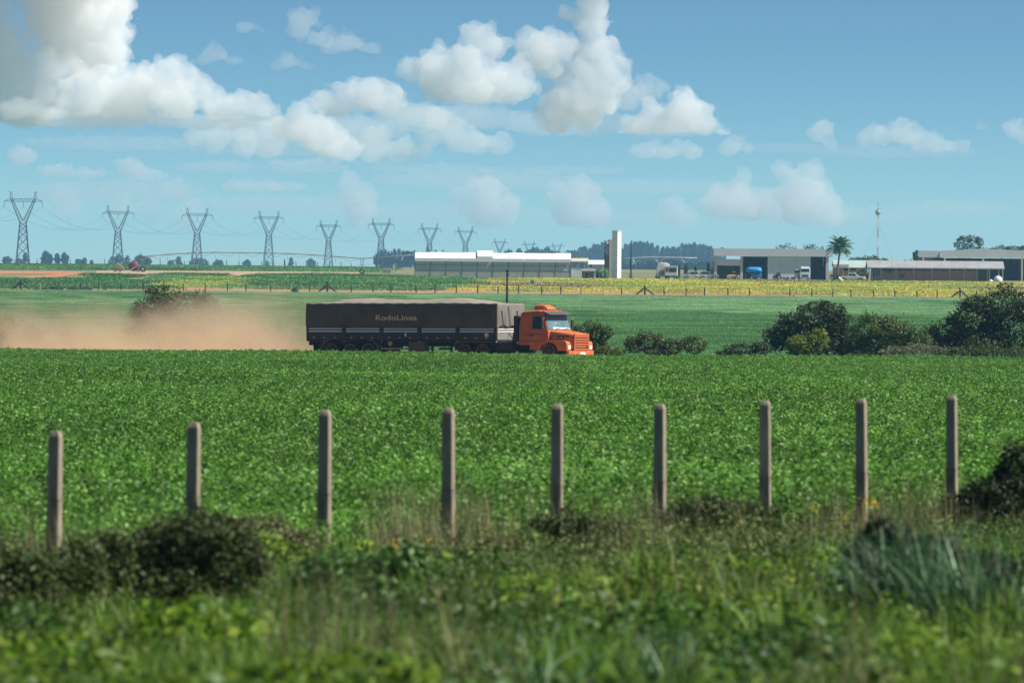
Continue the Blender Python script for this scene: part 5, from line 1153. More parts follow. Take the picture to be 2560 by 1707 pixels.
    L.new(tc.outputs['Object'], sp.inputs[0]); ml = N.new('ShaderNodeMath'); ml.operation = 'MULTIPLY'; ml.inputs[1].default_value = .5; L.new(sp.outputs['Z'], ml.inputs[0]); L.new(ml.outputs[0], rp.inputs[0])
    e = rp.color_ramp.elements; e[0].color = (.02, .02, .03, 1); e[1].position = .47; e[1].color = (.85, .12, .03, 1); q = e.new(.745); q.color = (.25, .13, .08, 1); q = e.new(.83); q.color = (.03, .02, .015, 1); L.new(rp.outputs[0], N['Principled BSDF'].inputs['Base Color']); me.materials.append(M)
    # low red earth bank and yellow barrier by the palm
    f = Frame(2140, 1666); o = MB().loft([[(x, y, -.1) for x, y in ((-2.8, 0), (2.8, 0), (2.8, 1.2), (-2.8, 1.2))], [(x, y, .30) for x, y in ((-2.3, .35), (2.0, .35), (2.2, .9), (-2.4, .9))]]).build('earth_bank', MATS['red_earth'], None, True); o.location = f.o; tag(o, 'low red earth bank in front of the white pickup', 'bank')
    f = Frame(2103, 1664); r = f.root('yellow_beam', 'slanting yellow beam leaning on the red earth bank', 'beam'); MB().bar((-.5, 0, .75), (.45, 0, .02), .3).build('beam_bar', MATS['loader_yellow'], r); MB().box(-.62, -.4, -.15, .15, 0, .62).build('beam_foot', MATS['loader_yellow'], r)
build_vehicles()

# ------------------------------------------------------------------ palm, cypresses, mast, irrigation
def build_palm():
    f = Frame(2094, 1680); rng = np.random.default_rng(90); r = f.root('palm_tree', 'tall palm tree with a full crown right of the hangar', 'palm')
    zc = f.z(2100, 627); xc = f.x(2099)
    MB().tube([(0, 0, -.2), (-.05, 0, zc*.35), (xc*.5, 0, zc*.7), (xc, 0, zc)], [.26, .21, .18, .2], 10).build('trunk', nmat('palm_bark', (.13, .10, .085), (.22, .18, .15), 4, .9, stretch=(1, 1, 3)), r, True)
    FR = leafmat('palm_leaf', (.03, .085, .03), (.08, .17, .055), trans=.25, c3=(.18, .28, .07)); TH = nmat('palm_crownshaft', (.07, .12, .05), (.1, .16, .06), 3, .6)
    MB().tube([(xc, 0, zc-.05), (xc+.02, 0, zc+.7)], [.19, .12], 10).build('crown_shaft', TH, r, True)
    n = 32
    for i in range(n):
        a = i*2.39996; el = math.radians(84 - 95*(i/n)**.9); Lf = rng.uniform(2.7, 3.5); parts = []
        ax = []; p = Vector((xc, 0, zc+.6)); e = el
        for k in range(9):
            ax.append(p.copy()); p = p + Vector((math.cos(a)*math.cos(e), math.sin(a)*math.cos(e), math.sin(e)))*(Lf/8); e -= math.radians(5 + k*1.1)
        C = []; Nn = []; V = []; F = []
        for k in range(8):
            for q in range(3):
                t = (k + q/3)/8; b0 = ax[k].lerp(ax[k+1], q/3); d = (ax[k+1]-ax[k]).normalized(); s = d.cross(Vector((0, 0, 1))); s = s.normalized() if s.length > 1e-3 else Vector((1, 0, 0))
                l = .75*math.sin(math.pi*min(1, .2+t*.8))**.6 + .1
                for sd in (-1, 1):
                    tip = b0 + s*sd*l*.8 + d*l*.55 + Vector((0, 0, -.30*l)); w = d*.10; j = len(V)
                    V += [b0 - w, b0 + w, tip + w*.2, tip - w*.2]; F.append((j, j+1, j+2, j+3))
        link('frond', raw_mesh('frond', np.array([tuple(v) for v in V]), [np.array(F)], [FR]), r)
    # dark bush at its foot, leafy bush by the pickup, low hedge behind
    s = FPX/1680; G = leafmat('yard_green', (.03, .09, .025), (.09, .18, .05), trans=.2)
    shrub('garden_bush', gp(2090, 1678), [(-.6, 0, 9/s, 10/s, 9/s, 9/s), (.7, 0, 7/s, 9/s, 9/s, 8/s)], 500, .22, MATS['dark_shrub'], 'dark bush around the foot of the palm', 'bush', 91, stems=2)
    shrub('garden_bush', gp(2155, 1674), [(0, 0, 18/s, 14/s, 10/s, 12/s), (.6, 0, 27/s, 6/s, 6/s, 10/s), (-.5, 0, 10/s, 10/s, 9/s, 8/s)], 900, .25, G, 'leafy green bush left of the brick workshop', 'bush', 92, stems=3)
    shrub('garden_tree', gp(2165, 1760), [(-2.2, 0, 47/s, 22/s, 20/s, 13/s), (.6, 0, 50/s, 24/s, 20/s, 15/s), (3.0, 0, 46/s, 18/s, 16/s, 12/s), (0, 0, 36/s, 34/s, 16/s, 12/s)], 2600, .3, G, 'broad green tree top showing above the teal roof', 'tree', 93, stems=5, stemr=.12)
    C = leafmat('cypress_leaf', (.012, .03, .018), (.035, .06, .03), trans=.1)
    for i, (px, y0, w, lab) in enumerate(((1697, 660, 3.4, 'thin cypress just right of the tall white truck'), (1714, 657, 5.8, 'widest cypress between the white truck and the pickups'), (1739, 664, 3.6, 'short cypress behind the silver pickup'), (1771, 654, 5.6, 'tallest cypress beside the hangar tank'))):
        f = Frame(px, 1715); h = f.z(px, y0); s = FPX/1715
        shrub('cypress_tree', f.o, [(0, 0, h*.32, w/s, w/s, h*.34), (0, 0, h*.58, w*.75/s, w*.75/s, h*.28), (0, 0, h*.8, w*.42/s, w*.42/s, h*.2)], 420, .22, C, lab, 'cypress', 95+i, stems=1, group='cypresses by the yard')
build_palm()

def build_mast():
    f = Frame(2193, 1990); zt = f.z(2195, 522); r = f.root('radio_mast', 'thin guyed radio mast painted in red and white sections', 'mast')
    RD = nmat('mast_red', (.30, .14, .14), (.36, .18, .17), 2, .7); WH = nmat('mast_white', (.55, .58, .60), (.62, .64, .66), 2, .7); n = 7; wd = .16
    lx = f.x(2195, 522)
    for k in range(n):
        z0, z1 = zt*k/n, zt*(k+1)/n; mb = MB(); M = RD if k % 2 == 0 else WH
        pts = [(wd*math.cos(a), wd*math.sin(a)) for a in (0, 2.094, 4.189)]
        o0 = lx*k/n; o1 = lx*(k+1)/n
        for x, y in pts: mb.bar((x+o0, y, z0+.01), (x+o1, y, z1-.01), .05)
        for q in range(5):
            za, zb = z0 + (z1-z0)*q/5, z0 + (z1-z0)*(q+1)/5; oa = o0 + (o1-o0)*q/5
            for i in range(3): a, b = pts[i], pts[(i+1) % 3]; mb.bar((a[0]+oa, a[1], za), (b[0]+oa, b[1], zb), .03)
        mb.build('lattice_section', M, r)
    hd = MB().lathe([(.05, 0), (.55, .04), (.62, .10), (.05, .12)], (lx, -.25, zt-.9), 'y', 14).build('dish_antenna', GALV, r, True); MB().tube([(lx, 0, zt), (lx, 0, zt+1.7)], .05, 6).build('spike', STEEL, r)
    for q in (-1, 0, 1): MB().bar((lx-.7, 0, zt-.9+q*.5), (lx+.7, 0, zt-.5+q*.5), .05).build('antenna_arm', STEEL, r)
    for a in (.5, 2.6, 4.7): MB().tube([(lx*.8, 0, zt*.8), (6*math.cos(a), 6*math.sin(a), 0)], .012, 4).build('guy_wire', STEEL, r)
build_mast()

def build_irrigation():
    PIPE = nmat('pivot_pipe', (.16, .17, .17), (.24, .25, .25), 1, .6); WP = nmat('pivot_pale', (.5, .52, .52), (.6, .61, .61), 1, .5)
    f = Frame(640, 1815); r = f.root('centre_pivot_span', 'long arched irrigation pivot span on a wheeled tower at the left', 'irrigation pivot')
    pts = [(345, 644), (372, 640.5), (420, 636), (480, 632.5), (540, 631), (600, 632), (660, 632.5), (720, 634), (780, 637), (840, 641.5), (905, 646.5), (960, 643), (1040, 637)]
    P = [(f.x(a, b), 0, f.z(a, b)) for a, b in pts]; MB().tube(P, .11, 6).build('pipe', PIPE, r, True)
    for i, (a, b) in enumerate(pts[1:-1]):
        x, z = f.x(a, b), f.z(a, b)
        MB().tube([(x, 0, z), (x-.15, 0, z-.9), (x-.1, 0, z-1.3)], .03, 4).build('sprinkler_drop', PIPE, r)
        MB().bar((x, 0, z), (x, 0, z+.28), .08).build('pipe_flange', PIPE, r)
    for s in (0, 5):
        for q in range(s, s+5):
            a, b = P[q], P[q+1]; mid = ((a[0]+b[0])/2, -.6, (a[2]+b[2])/2-.75)
            MB().bar(a, mid, .05).build('truss_strut', PIPE, r); MB().bar(mid, b, .05).build('truss_strut', PIPE, r)
    x, z = P[10][0], P[10][2]
    for dx in (-1.5, 1.5): MB().bar((x+dx*.25, 0, z), (x+dx*.0-.05*dx, dx, .6), .10).build('tower_leg', PIPE, r)
    MB().bar((x, -1.6, .6), (x, 1.6, .6), .12).build('tower_beam', PIPE, r); MB().tube([(x-.9, 0, 1.9), (x+2.2, 0, 2.2)], .03, 4).build('tower_brace', PIPE, r)
    for y in (-1.5, 1.5): fwheel(r, x, y, .55, .3)
    # mast in the middle
    xm = f.x(491); MB().tube([(xm, .3, -.1), (xm, .3, f.z(491, 601))], .06, 6).build('end_mast', PIPE, r)
    f = Frame(322, 1835); r = f.root('hose_reel', 'farm hose reel cart with a big maroon drum on the left horizon', 'hose reel'); s = FPX/1835
    MR = nmat('drum_maroon', (.16, .035, .035), (.22, .05, .05), 1.5, .6); KH = nmat('khaki_frame', (.26, .24, .15), (.34, .31, .2), 1.5, .7)
    xd = f.x(334); MB().lathe([(.25, -.5), (1.12, -.5), (1.12, -.42), (.7, -.40), (.7, .40), (1.12, .42), (1.12, .5), (.25, .5)], (xd, 0, 1.25), 'y', 22).build('drum', MR, r, True)
    MB().bar((xd-.7, -.6, .4), (xd+1.1, -.6, 1.5), .16).build('drum_arm', GALV, r); MB().box(f.x(286), f.x(366), -.35, .35, .35, .52).build('chassis', KH, r)
    MB().prism([(f.x(284), .5), (f.x(286), 1.2), (f.x(291), 1.9), (f.x(297), 1.75), (f.x(305), 1.2), (f.x(311), .55)], -.6, .6).build('pump_housing', KH, r, bevel=.06); MB().bar((f.x(293), 0, 2.0), (f.x(312), 0, .6), .12).build('frame_bar', STEEL, r)
    for px, q in ((288, .38), (300, .3), (357, .62), (345, .35)): fwheel(r, f.x(px), -.7, q, .25); fwheel(r, f.x(px), .7, q, .25)
    for a, b in (((352, 655), (360, 690)), ((365, 652), (364, 690)), ((351, 632), (352, 655))): MB().bar((f.x(a[0]), 0, f.z(*a)), (f.x(b[0]), 0, max(.2, f.z(*b))), .10).build('upright', STEEL, r)
    f = Frame(1640, 2350); r = f.root('centre_pivot_span', 'pale irrigation pivot span before the dark tree belt', 'irrigation pivot')
    pts = [(1552, 646), (1580, 645), (1620, 643), (1660, 643), (1700, 644), (1742, 645)]; P = [(f.x(*p), 0, f.z(*p)) for p in pts]; MB().tube(P, .12, 6).build('pipe', WP, r, True)
    for px in (1589, 1648, 1714):
        x = f.x(px)
        for dx, pw in ((-1.4, 0), (1.4, 0)): MB().bar((x+dx, 0, f.z(px, 645)), (x+dx*.1, 0, f.z(px, 657)), .10).build('truss_strut', WP, r)
        MB().bar((x, 0, f.z(px, 657)), (x, 0, -.2), .10).build('tower_leg', PIPE, r)
    # drinking trough / stone block left of the greenhouse
    f = Frame(972, 1900); r = f.root('stone_trough', 'grey stone trough left of the greenhouse', 'trough'); MB().box(f.x(956), f.x(979), 0, 1.4, -.1, f.z(972, 672)).build('trough_wall', GREYR, r, bevel=.08); MB().box(f.x(958), f.x(977), .2, 1.2, f.z(972, 672)-.02, f.z(972, 672)+.03).build('trough_top', CREAM, r)
    MB().box(f.x(983), f.x(987), .1, .5, -.1, f.z(985, 661)).build('trough_post', CREAM, r)
build_irrigation()
# ------------------------------------------------------------------ pylons
def build_pylons():
    ST = nmat('pylon_steel', (.03, .04, .045), (.06, .07, .075), .3, .6, metal=.3)
    def pylon_mesh(w):
        mb = MB(); H = 36.0; zw = 21.5
        def B(a, b, k=1.0): mb.bar(a, b, w*k)
        bw, tw = 3.3, 1.5
        def hwid(z): return bw + (tw-bw)*z/zw
        lv = [0, 5.5, 10, 14, 17.3, 19.6, zw]
        for sx in (-1, 1):
            for sy in (-1, 1):
                B((sx*bw, sy*bw, -.5), (sx*tw, sy*tw, zw), 1.3)
        for i in range(len(lv)-1):
            a, b = hwid(lv[i]), hwid(lv[i+1])
            for sy in (-1, 1):
                B((-a, sy*a, lv[i]), (b, sy*b, lv[i+1]), .7); B((a, sy*a, lv[i]), (-b, sy*b, lv[i+1]), .7); B((-b, sy*b, lv[i+1]), (b, sy*b, lv[i+1]), .6)
            for sx in (-1, 1):
                B((sx*a, -a, lv[i]), (sx*b, b, lv[i+1]), .6)
        for sx in (-1, 1):        # the two arms of the Y
            xo, xi = sx*6.3, sx*5.0
            for sy in (-1, 1):
                B((sx*tw, sy*tw, zw), (xo, sy*.7, 33.5), 1.1); B((sx*.15, sy*tw*.8, zw+1.0), (xi, sy*.7, 32.5), 1.0); B((xo, sy*.7, 33.5), (sx*6.0, 0, H), 1.0); B((xi, sy*.7, 32.5), (sx*5.6, 0, H), .9)
            for k in range(7):
                t = k/7; t2 = (k+1)/7
                o1 = (sx*(tw + (6.3-tw)*t), -.8, zw + 12*t); i1 = (sx*(.15 + 4.85*t2), -.8, zw + 1 + 10.5*t2); i0 = (sx*(.15 + 4.85*t), -.8, zw + 1 + 10.5*t)
                B(o1, i1, .6); B(o1, i0, .5)
            B((sx*5.3, 0, H), (sx*7.0, 0, H+.2), .8)
            B((sx*6.0, -.6, 31.6), (sx*9.0, 0, 31.9), .9); B((sx*6.1, -.6, 32.8), (sx*9.0, 0, 31.9), .8)
            B((sx*9.0, 0, 31.9), (sx*9.2, 0, 29.0), .8)       # insulator strings
        for z in (31.6, 32.8): B((-6.0, -.6, z), (6.0, -.6, z), .9); B((-6.0, .6, z), (6.0, .6, z), .9)
        for k in range(10): a = -6 + 1.2*k; B((a, -.6, 31.6 if k % 2 else 32.8), (a+1.2, -.6, 32.8 if k % 2 else 31.6), .6)
        B((0, 0, 31.6), (0, 0, 28.7), .8)
        return mb
    T = [(56.6, 480, 4250), (294, 514, 5050), (492, 520, 5350), (671.5, 528, 5650), (820.6, 551, 6300), (952, 546, 6450), (1073, 559, 7000), (1163, 567, 7450), (1249, 597, 8900), (1323, 603, 9600), (1392, 607, 10200)]
    ords = ['first', 'second', 'third', 'fourth', 'fifth', 'sixth', 'seventh', 'eighth', 'ninth', 'tenth', 'eleventh']
    att = {-1: [], 0: [], 1: []}; protos = {}
    for i, (px, py, d) in enumerate(T):
        g = gp(px, d); h = at(px, py, d).z - g.z; k = h/36.2
        w = .20 if i < 4 else (.25 if i < 8 else .30)
        if w not in protos: protos[w] = None
        r = empty('power_pylon', g, 0, ('nearest and leftmost' if i == 0 else ords[i] + ' from the left') + ' steel lattice pylon on the horizon', 'pylon', 'lattice pylons of the power line')
        if protos[w] is None:
            o = pylon_mesh(w).build('lattice', ST, r); protos[w] = o.data
        else: o = link('lattice', protos[w], r)
        o.scale = (k*1.0, k, k)
        rz = math.radians(8); o.rotation_euler.z = rz
        for s, x, z in ((-1, -9.2, 29.0), (0, 0, 28.7), (1, 9.2, 29.0)): att[s].append(g + Vector((x*k*math.cos(rz), x*k*math.sin(rz), z*k)))
        for sx in (-1, 1): pass
    CB = nmat('cable', (.10, .11, .12), None, rough=.5)
    nm = {-1: 'left', 0: 'middle', 1: 'right'}
    for s, L in att.items():
        pts = []; L = [L[0] + (L[0]-L[1])*.8] + L
        for a, b in zip(L[:-1], L[1:]):
            for t in np.linspace(0, 1, 13)[:-1]: p = a.lerp(b, t); p.z -= 9*4*t*(1-t); pts.append(p)
        pts.append(L[-1]); c = MB().tube(pts, .06, 4).build('power_cable', CB); tag(c, '%s sagging power cable strung between the pylons' % {-1: 'outer left', 0: 'middle', 1: 'outer right'}[s], 'cable', 'power cables')
build_pylons()

# ------------------------------------------------------------------ far trees
def build_far_trees():
    rng = np.random.default_rng(100)
    M = leafmat('far_leaf', (.006, .020, .014), (.018, .04, .022), trans=.1, isl=.5)
    def crown(kind, seed):
        rg = np.random.default_rng(seed)
        if kind == 'round': L = [(0, 0, .62, .42, .42, .34), (.2, 0, .5, .35, .35, .3), (-.22, 0, .55, .3, .3, .3)]
        elif kind == 'low': L = [(-.7, 0, .5, .5, .4, .42), (0, 0, .58, .55, .4, .42), (.7, 0, .48, .5, .4, .4)]
        else: L = [(0, 0, .75, .16, .16, .22), (.05, 0, .58, .2, .2, .2), (-.07, .03, .45, .17, .17, .16), (.03, 0, .9, .09, .09, .1)]
        LL = list(L)
        for l in L:
            for _ in range(6): d = rg.normal(size=3); d /= np.linalg.norm(d); LL.append((l[0]+d[0]*l[3]*.9, l[1]+d[1]*l[4]*.9, max(.12, l[2]+d[2]*l[5]*.9), l[3]*.4, l[4]*.4, l[5]*.4))
        n = 900 if kind != 'tall' else 520
        P, D = blob_points(rg, LL, n, .3); V, F = leaf_arrays(rg, P, D + rg.normal(size=(n, 3)), .17*rg.uniform(.6, 1.4, n), .13*rg.uniform(.6, 1.4, n))
        return raw_mesh('crown', V, [F], [M])
    crowns = {k: [crown(k, 7*i + len(k)) for i in range(3)] for k in ('round', 'low', 'tall')}
    trunk = MB().tube([(0, 0, -.06), (.01, 0, .3), (0, .01, .75)], [.03, .022, .008], 6).build('trunk', WOOD); tm = trunk.data; bpy.data.objects.remove(trunk)
    def tree(name, px, d, top, kind, label, wid=None, group=None, base=None):
        g = gp(px, d); h = at(px, top, d).z - g.z
        r = empty(name, g, float(rng.uniform(0, 6.28)) if kind != 'low' else 0.0, label, 'tree', group); me = crowns[kind][int(rng.integers(0, 3))]
        c = link('crown', me, r); t = link('trunk', tm, r); k = h/(1.0)
        wx = k if wid is None else wid/(FPX/d)/{'round': .95, 'low': 2.2, 'tall': .46}[kind]
        c.scale = (wx, wx if kind != 'low' else min(wx, k), k); t.scale = (k, k, k)
        return r
    # left horizon, in picture order
    Lf = [(18, 5700, 640, 'round', 24, 'small far tree at the very left edge of the horizon'), (48, 5700, 644, 'round', 18, 'small far tree under the left leg of the first pylon'), (62, 5700, 632, 'tall', 13, 'narrow dark tree between the legs of the first pylon'), (117, 5400, 629, 'round', 27, 'dark round tree right of the first pylon'), (143, 5400, 634, 'tall', 17, 'left of the two close dark trees near the first pylon'), (163, 5400, 633, 'round', 20, 'right of the two close dark trees near the first pylon'),
          (196, 5900, 645, 'round', 18, 'left small tree of the low pair before the second pylon'), (210, 5900, 645, 'round', 16, 'right small tree of the low pair before the second pylon'), (228, 5600, 649, 'round', 9, 'tiny tree left of the hose reel'), (298, 5700, 637, 'low', 52, 'wide low tree at the foot of the second pylon'), (356, 5600, 639, 'round', 42, 'broad tree behind the hose reel'), (426, 6300, 648, 'round', 15, 'small hazy tree right of the hose reel'),
          (447, 6000, 642, 'tall', 16, 'slim tree left of the third pylon'), (498, 5900, 645, 'low', 48, 'wide low tree at the foot of the third pylon'), (545, 6100, 648, 'round', 24, 'round far tree right of the third pylon'), (617, 6300, 649, 'round', 20, 'hazy small tree left of the fourth pylon'), (668, 6500, 652, 'tall', 11, 'thin hazy tree under the fourth pylon'), (727, 6400, 645, 'tall', 14, 'upright hazy tree right of the fourth pylon'), (778, 6400, 648, 'round', 27, 'round hazy tree left of the fifth pylon')]
    for px, d, top, kind, wd, lab in Lf: tree('far_tree', px, d, top, kind, lab, wd, 'trees on the left horizon')
    # clump left of the greenhouse
    for i, (px, top, wd, lab) in enumerate(((958, 625, 42, 'leftmost dark tree of the clump left of the greenhouse'), (992, 624, 46, 'second dark tree of the clump left of the greenhouse'), (1030, 622, 40, 'third dark tree rising over the left end of the greenhouse'), (1070, 623, 44, 'fourth dark tree behind the left greenhouse roof'), (1108, 626, 30, 'rightmost dark tree of the clump behind the greenhouse roof'))):
        tree('far_tree', px, 5200, top, 'low' if wd > 41 else 'round', lab, wd*1.1, 'tree clump by the greenhouse')
    # eucalyptus belt behind the tower
    env = [(1190, 634), (1262, 628), (1290, 618), (1318, 624), (1345, 617), (1356, 614), (1378, 622), (1400, 630), (1430, 626), (1455, 618), (1480, 612), (1500, 607), (1515, 604), (1560, 610), (1590, 606), (1615, 606), (1640, 612), (1665, 614), (1690, 620), (1710, 611), (1735, 607), (1755, 612), (1780, 616), (1850, 630)]
    ex, ey = zip(*env); k = 0
    for px in np.arange(1266, 1800, 8.6):
        p = px + rng.normal(0, 3); top = np.interp(p, ex, ey) + abs(rng.normal(0, 7)) - 2
        tree('eucalyptus_tree', p, float(rng.uniform(6300, 7200)), top, 'tall', 'tall slender eucalyptus in the blue belt behind the white tower', float(rng.uniform(15, 24)), 'eucalyptus belt behind the farm'); k += 1
    for i, px in enumerate(np.arange(1285, 1800, 26.0)):
        tree('hedge_tree', px + rng.normal(0, 4), float(rng.uniform(4300, 4700)), 655 + rng.normal(0, 4), 'low', 'low bushy tree of the dark hedge in front of the eucalyptus belt', 62, 'dark hedge before the eucalyptus belt')
    # behind the hangars on the right
    DKG = leafmat('hangar_tree', (.016, .035, .014), (.045, .075, .028), trans=.2); s = FPX/1850
    for px, d, L, lab, n in ((2420, 1850, [(-1.0, 0, 95, 16, 14, 12), (.9, 0, 98, 18, 14, 14), (-2.4, 0, 84, 8, 10, 9), (2.5, 0, 90, 12, 10, 12), (0, 0, 72, 26, 14, 14), (2.5, 0, 70, 22, 14, 10)], 'dark tree with a gap in its crown behind the rear hangar', 1700),
                             (2500, 1880, [(0, 0, 72, 26, 14, 12), (2.5, 0, 70, 20, 14, 12), (-3, 0, 66, 22, 14, 8)], 'dark low tree at the right behind the rear hangar', 1100), (2560, 1870, [(0, 0, 72, 20, 14, 12), (2, 0, 70, 20, 14, 12)], 'dark tree cut by the right edge behind the rear hangar', 900),
                             (2290, 1900, [(0, 0, 52, 9, 9, 14), (.4, 0, 44, 9, 9, 10)], 'narrow dark tree at the left end of the rear hangar', 600), (1990, 1800, [(-2, 0, 70, 26, 14, 16), (3, 0, 70, 24, 14, 15), (6, 0, 66, 18, 12, 17), (9, 0, 70, 14, 12, 14)], 'dark tree top showing over the hangar roof', 900)):
        g = gp(px, d); q = FPX/d
        shrub('yard_tree', g, [(a, b, z/q, rx/q, ry/q, rz/q) for a, b, z, rx, ry, rz in L], n, .36, DKG, lab, 'tree', 130 + int(px), stems=3, stemr=.14)
    for i, px in enumerate((2225, 2243, 2262, 2275)):
        tree('far_tree', px, 4800, 651 - (i % 2)*3, 'round', 'hazy far tree in the gap right of the radio mast', 16, 'far trees right of the mast')
build_far_trees()

# ------------------------------------------------------------------ dust behind the truck
def build_dust():
    M = bpy.data.materials.new('road_dust'); M.use_nodes = True; N = M.node_tree.nodes; L = M.node_tree.links; N.remove(N['Principled BSDF'])
    pv = N.new('ShaderNodeVolumePrincipled'); pv.inputs['Color'].default_value = (.92, .76, .53, 1); pv.inputs['Anisotropy'].default_value = .2
    L.new(pv.outputs[0], N['Material Output'].inputs['Volume'])
    tc = N.new('ShaderNodeTexCoord'); sp = N.new('ShaderNodeSeparateXYZ'); L.new(tc.outputs['Object'], sp.inputs[0])
    def math_(op, a, b=None, c=None, clamp=False):
        m = N.new('ShaderNodeMath'); m.operation = op; m.use_clamp = clamp
        for i, v in enumerate((a, b, c)):
            if v is None: continue
            if isinstance(v, (int, float)): m.inputs[i].default_value = v
            else: L.new(v, m.inputs[i])
        return m.outputs[0]
    no = N.new('ShaderNodeTexNoise'); no.inputs['Scale'].default_value = .32; no.inputs['Detail'].default_value = 6; no.inputs['Roughness'].default_value = .6; L.new(tc.outputs['Object'], no.inputs['Vector'])
    # s: metres behind the tail (0 .. 75); height of the plume changes along it
    s = math_('MULTIPLY', sp.outputs['X'], -1.0)
    near = math_('SUBTRACT', 1.0, math_('DIVIDE', s, 95.0), clamp=True)
    tl = math_('POWER', math_('SUBTRACT', 1.0, math_('DIVIDE', s, 34.0), clamp=True), 1.5)
    hgt = math_('MULTIPLY', math_('MULTIPLY_ADD', no.outputs['Fac'], 5.4, 0.4), math_('MULTIPLY_ADD', tl, .45, 1.0))                 # local plume height
    hz = math_('DIVIDE', sp.outputs['Z'], hgt); fz = math_('POWER', math_('SUBTRACT', 1.0, hz, clamp=True), 1.2)
    yy = math_('DIVIDE', sp.outputs['Y'], 7.0); fy = math_('SUBTRACT', 1.0, math_('MULTIPLY', yy, yy), clamp=True)
    fx = math_('MULTIPLY', math_('DIVIDE', math_('ADD', s, .6), 3.0, clamp=True), near)
    n2 = math_('MULTIPLY_ADD', no.outputs['Fac'], 6.0, -2.2, clamp=True)
    dn = math_('MULTIPLY', math_('MULTIPLY', fz, fy), math_('MULTIPLY', fx, n2)); dn = math_('MULTIPLY', dn, .36)
    L.new(dn, pv.inputs['Density']); M.cycles.volume_step_rate = .5
    o = MB().box(-92, .8, -7, 7, .1, 6.2).build('dust', M); tail = ROADC + HD*(-19.0)
    o.location = (tail[0], tail[1], gz(*tail)); o.rotation_euler = (0, -math.atan(ROAD_SLOPE), -YAW); tag(o, 'tan dust plume hanging over the road behind the truck', 'dust', kind='stuff')
build_dust()

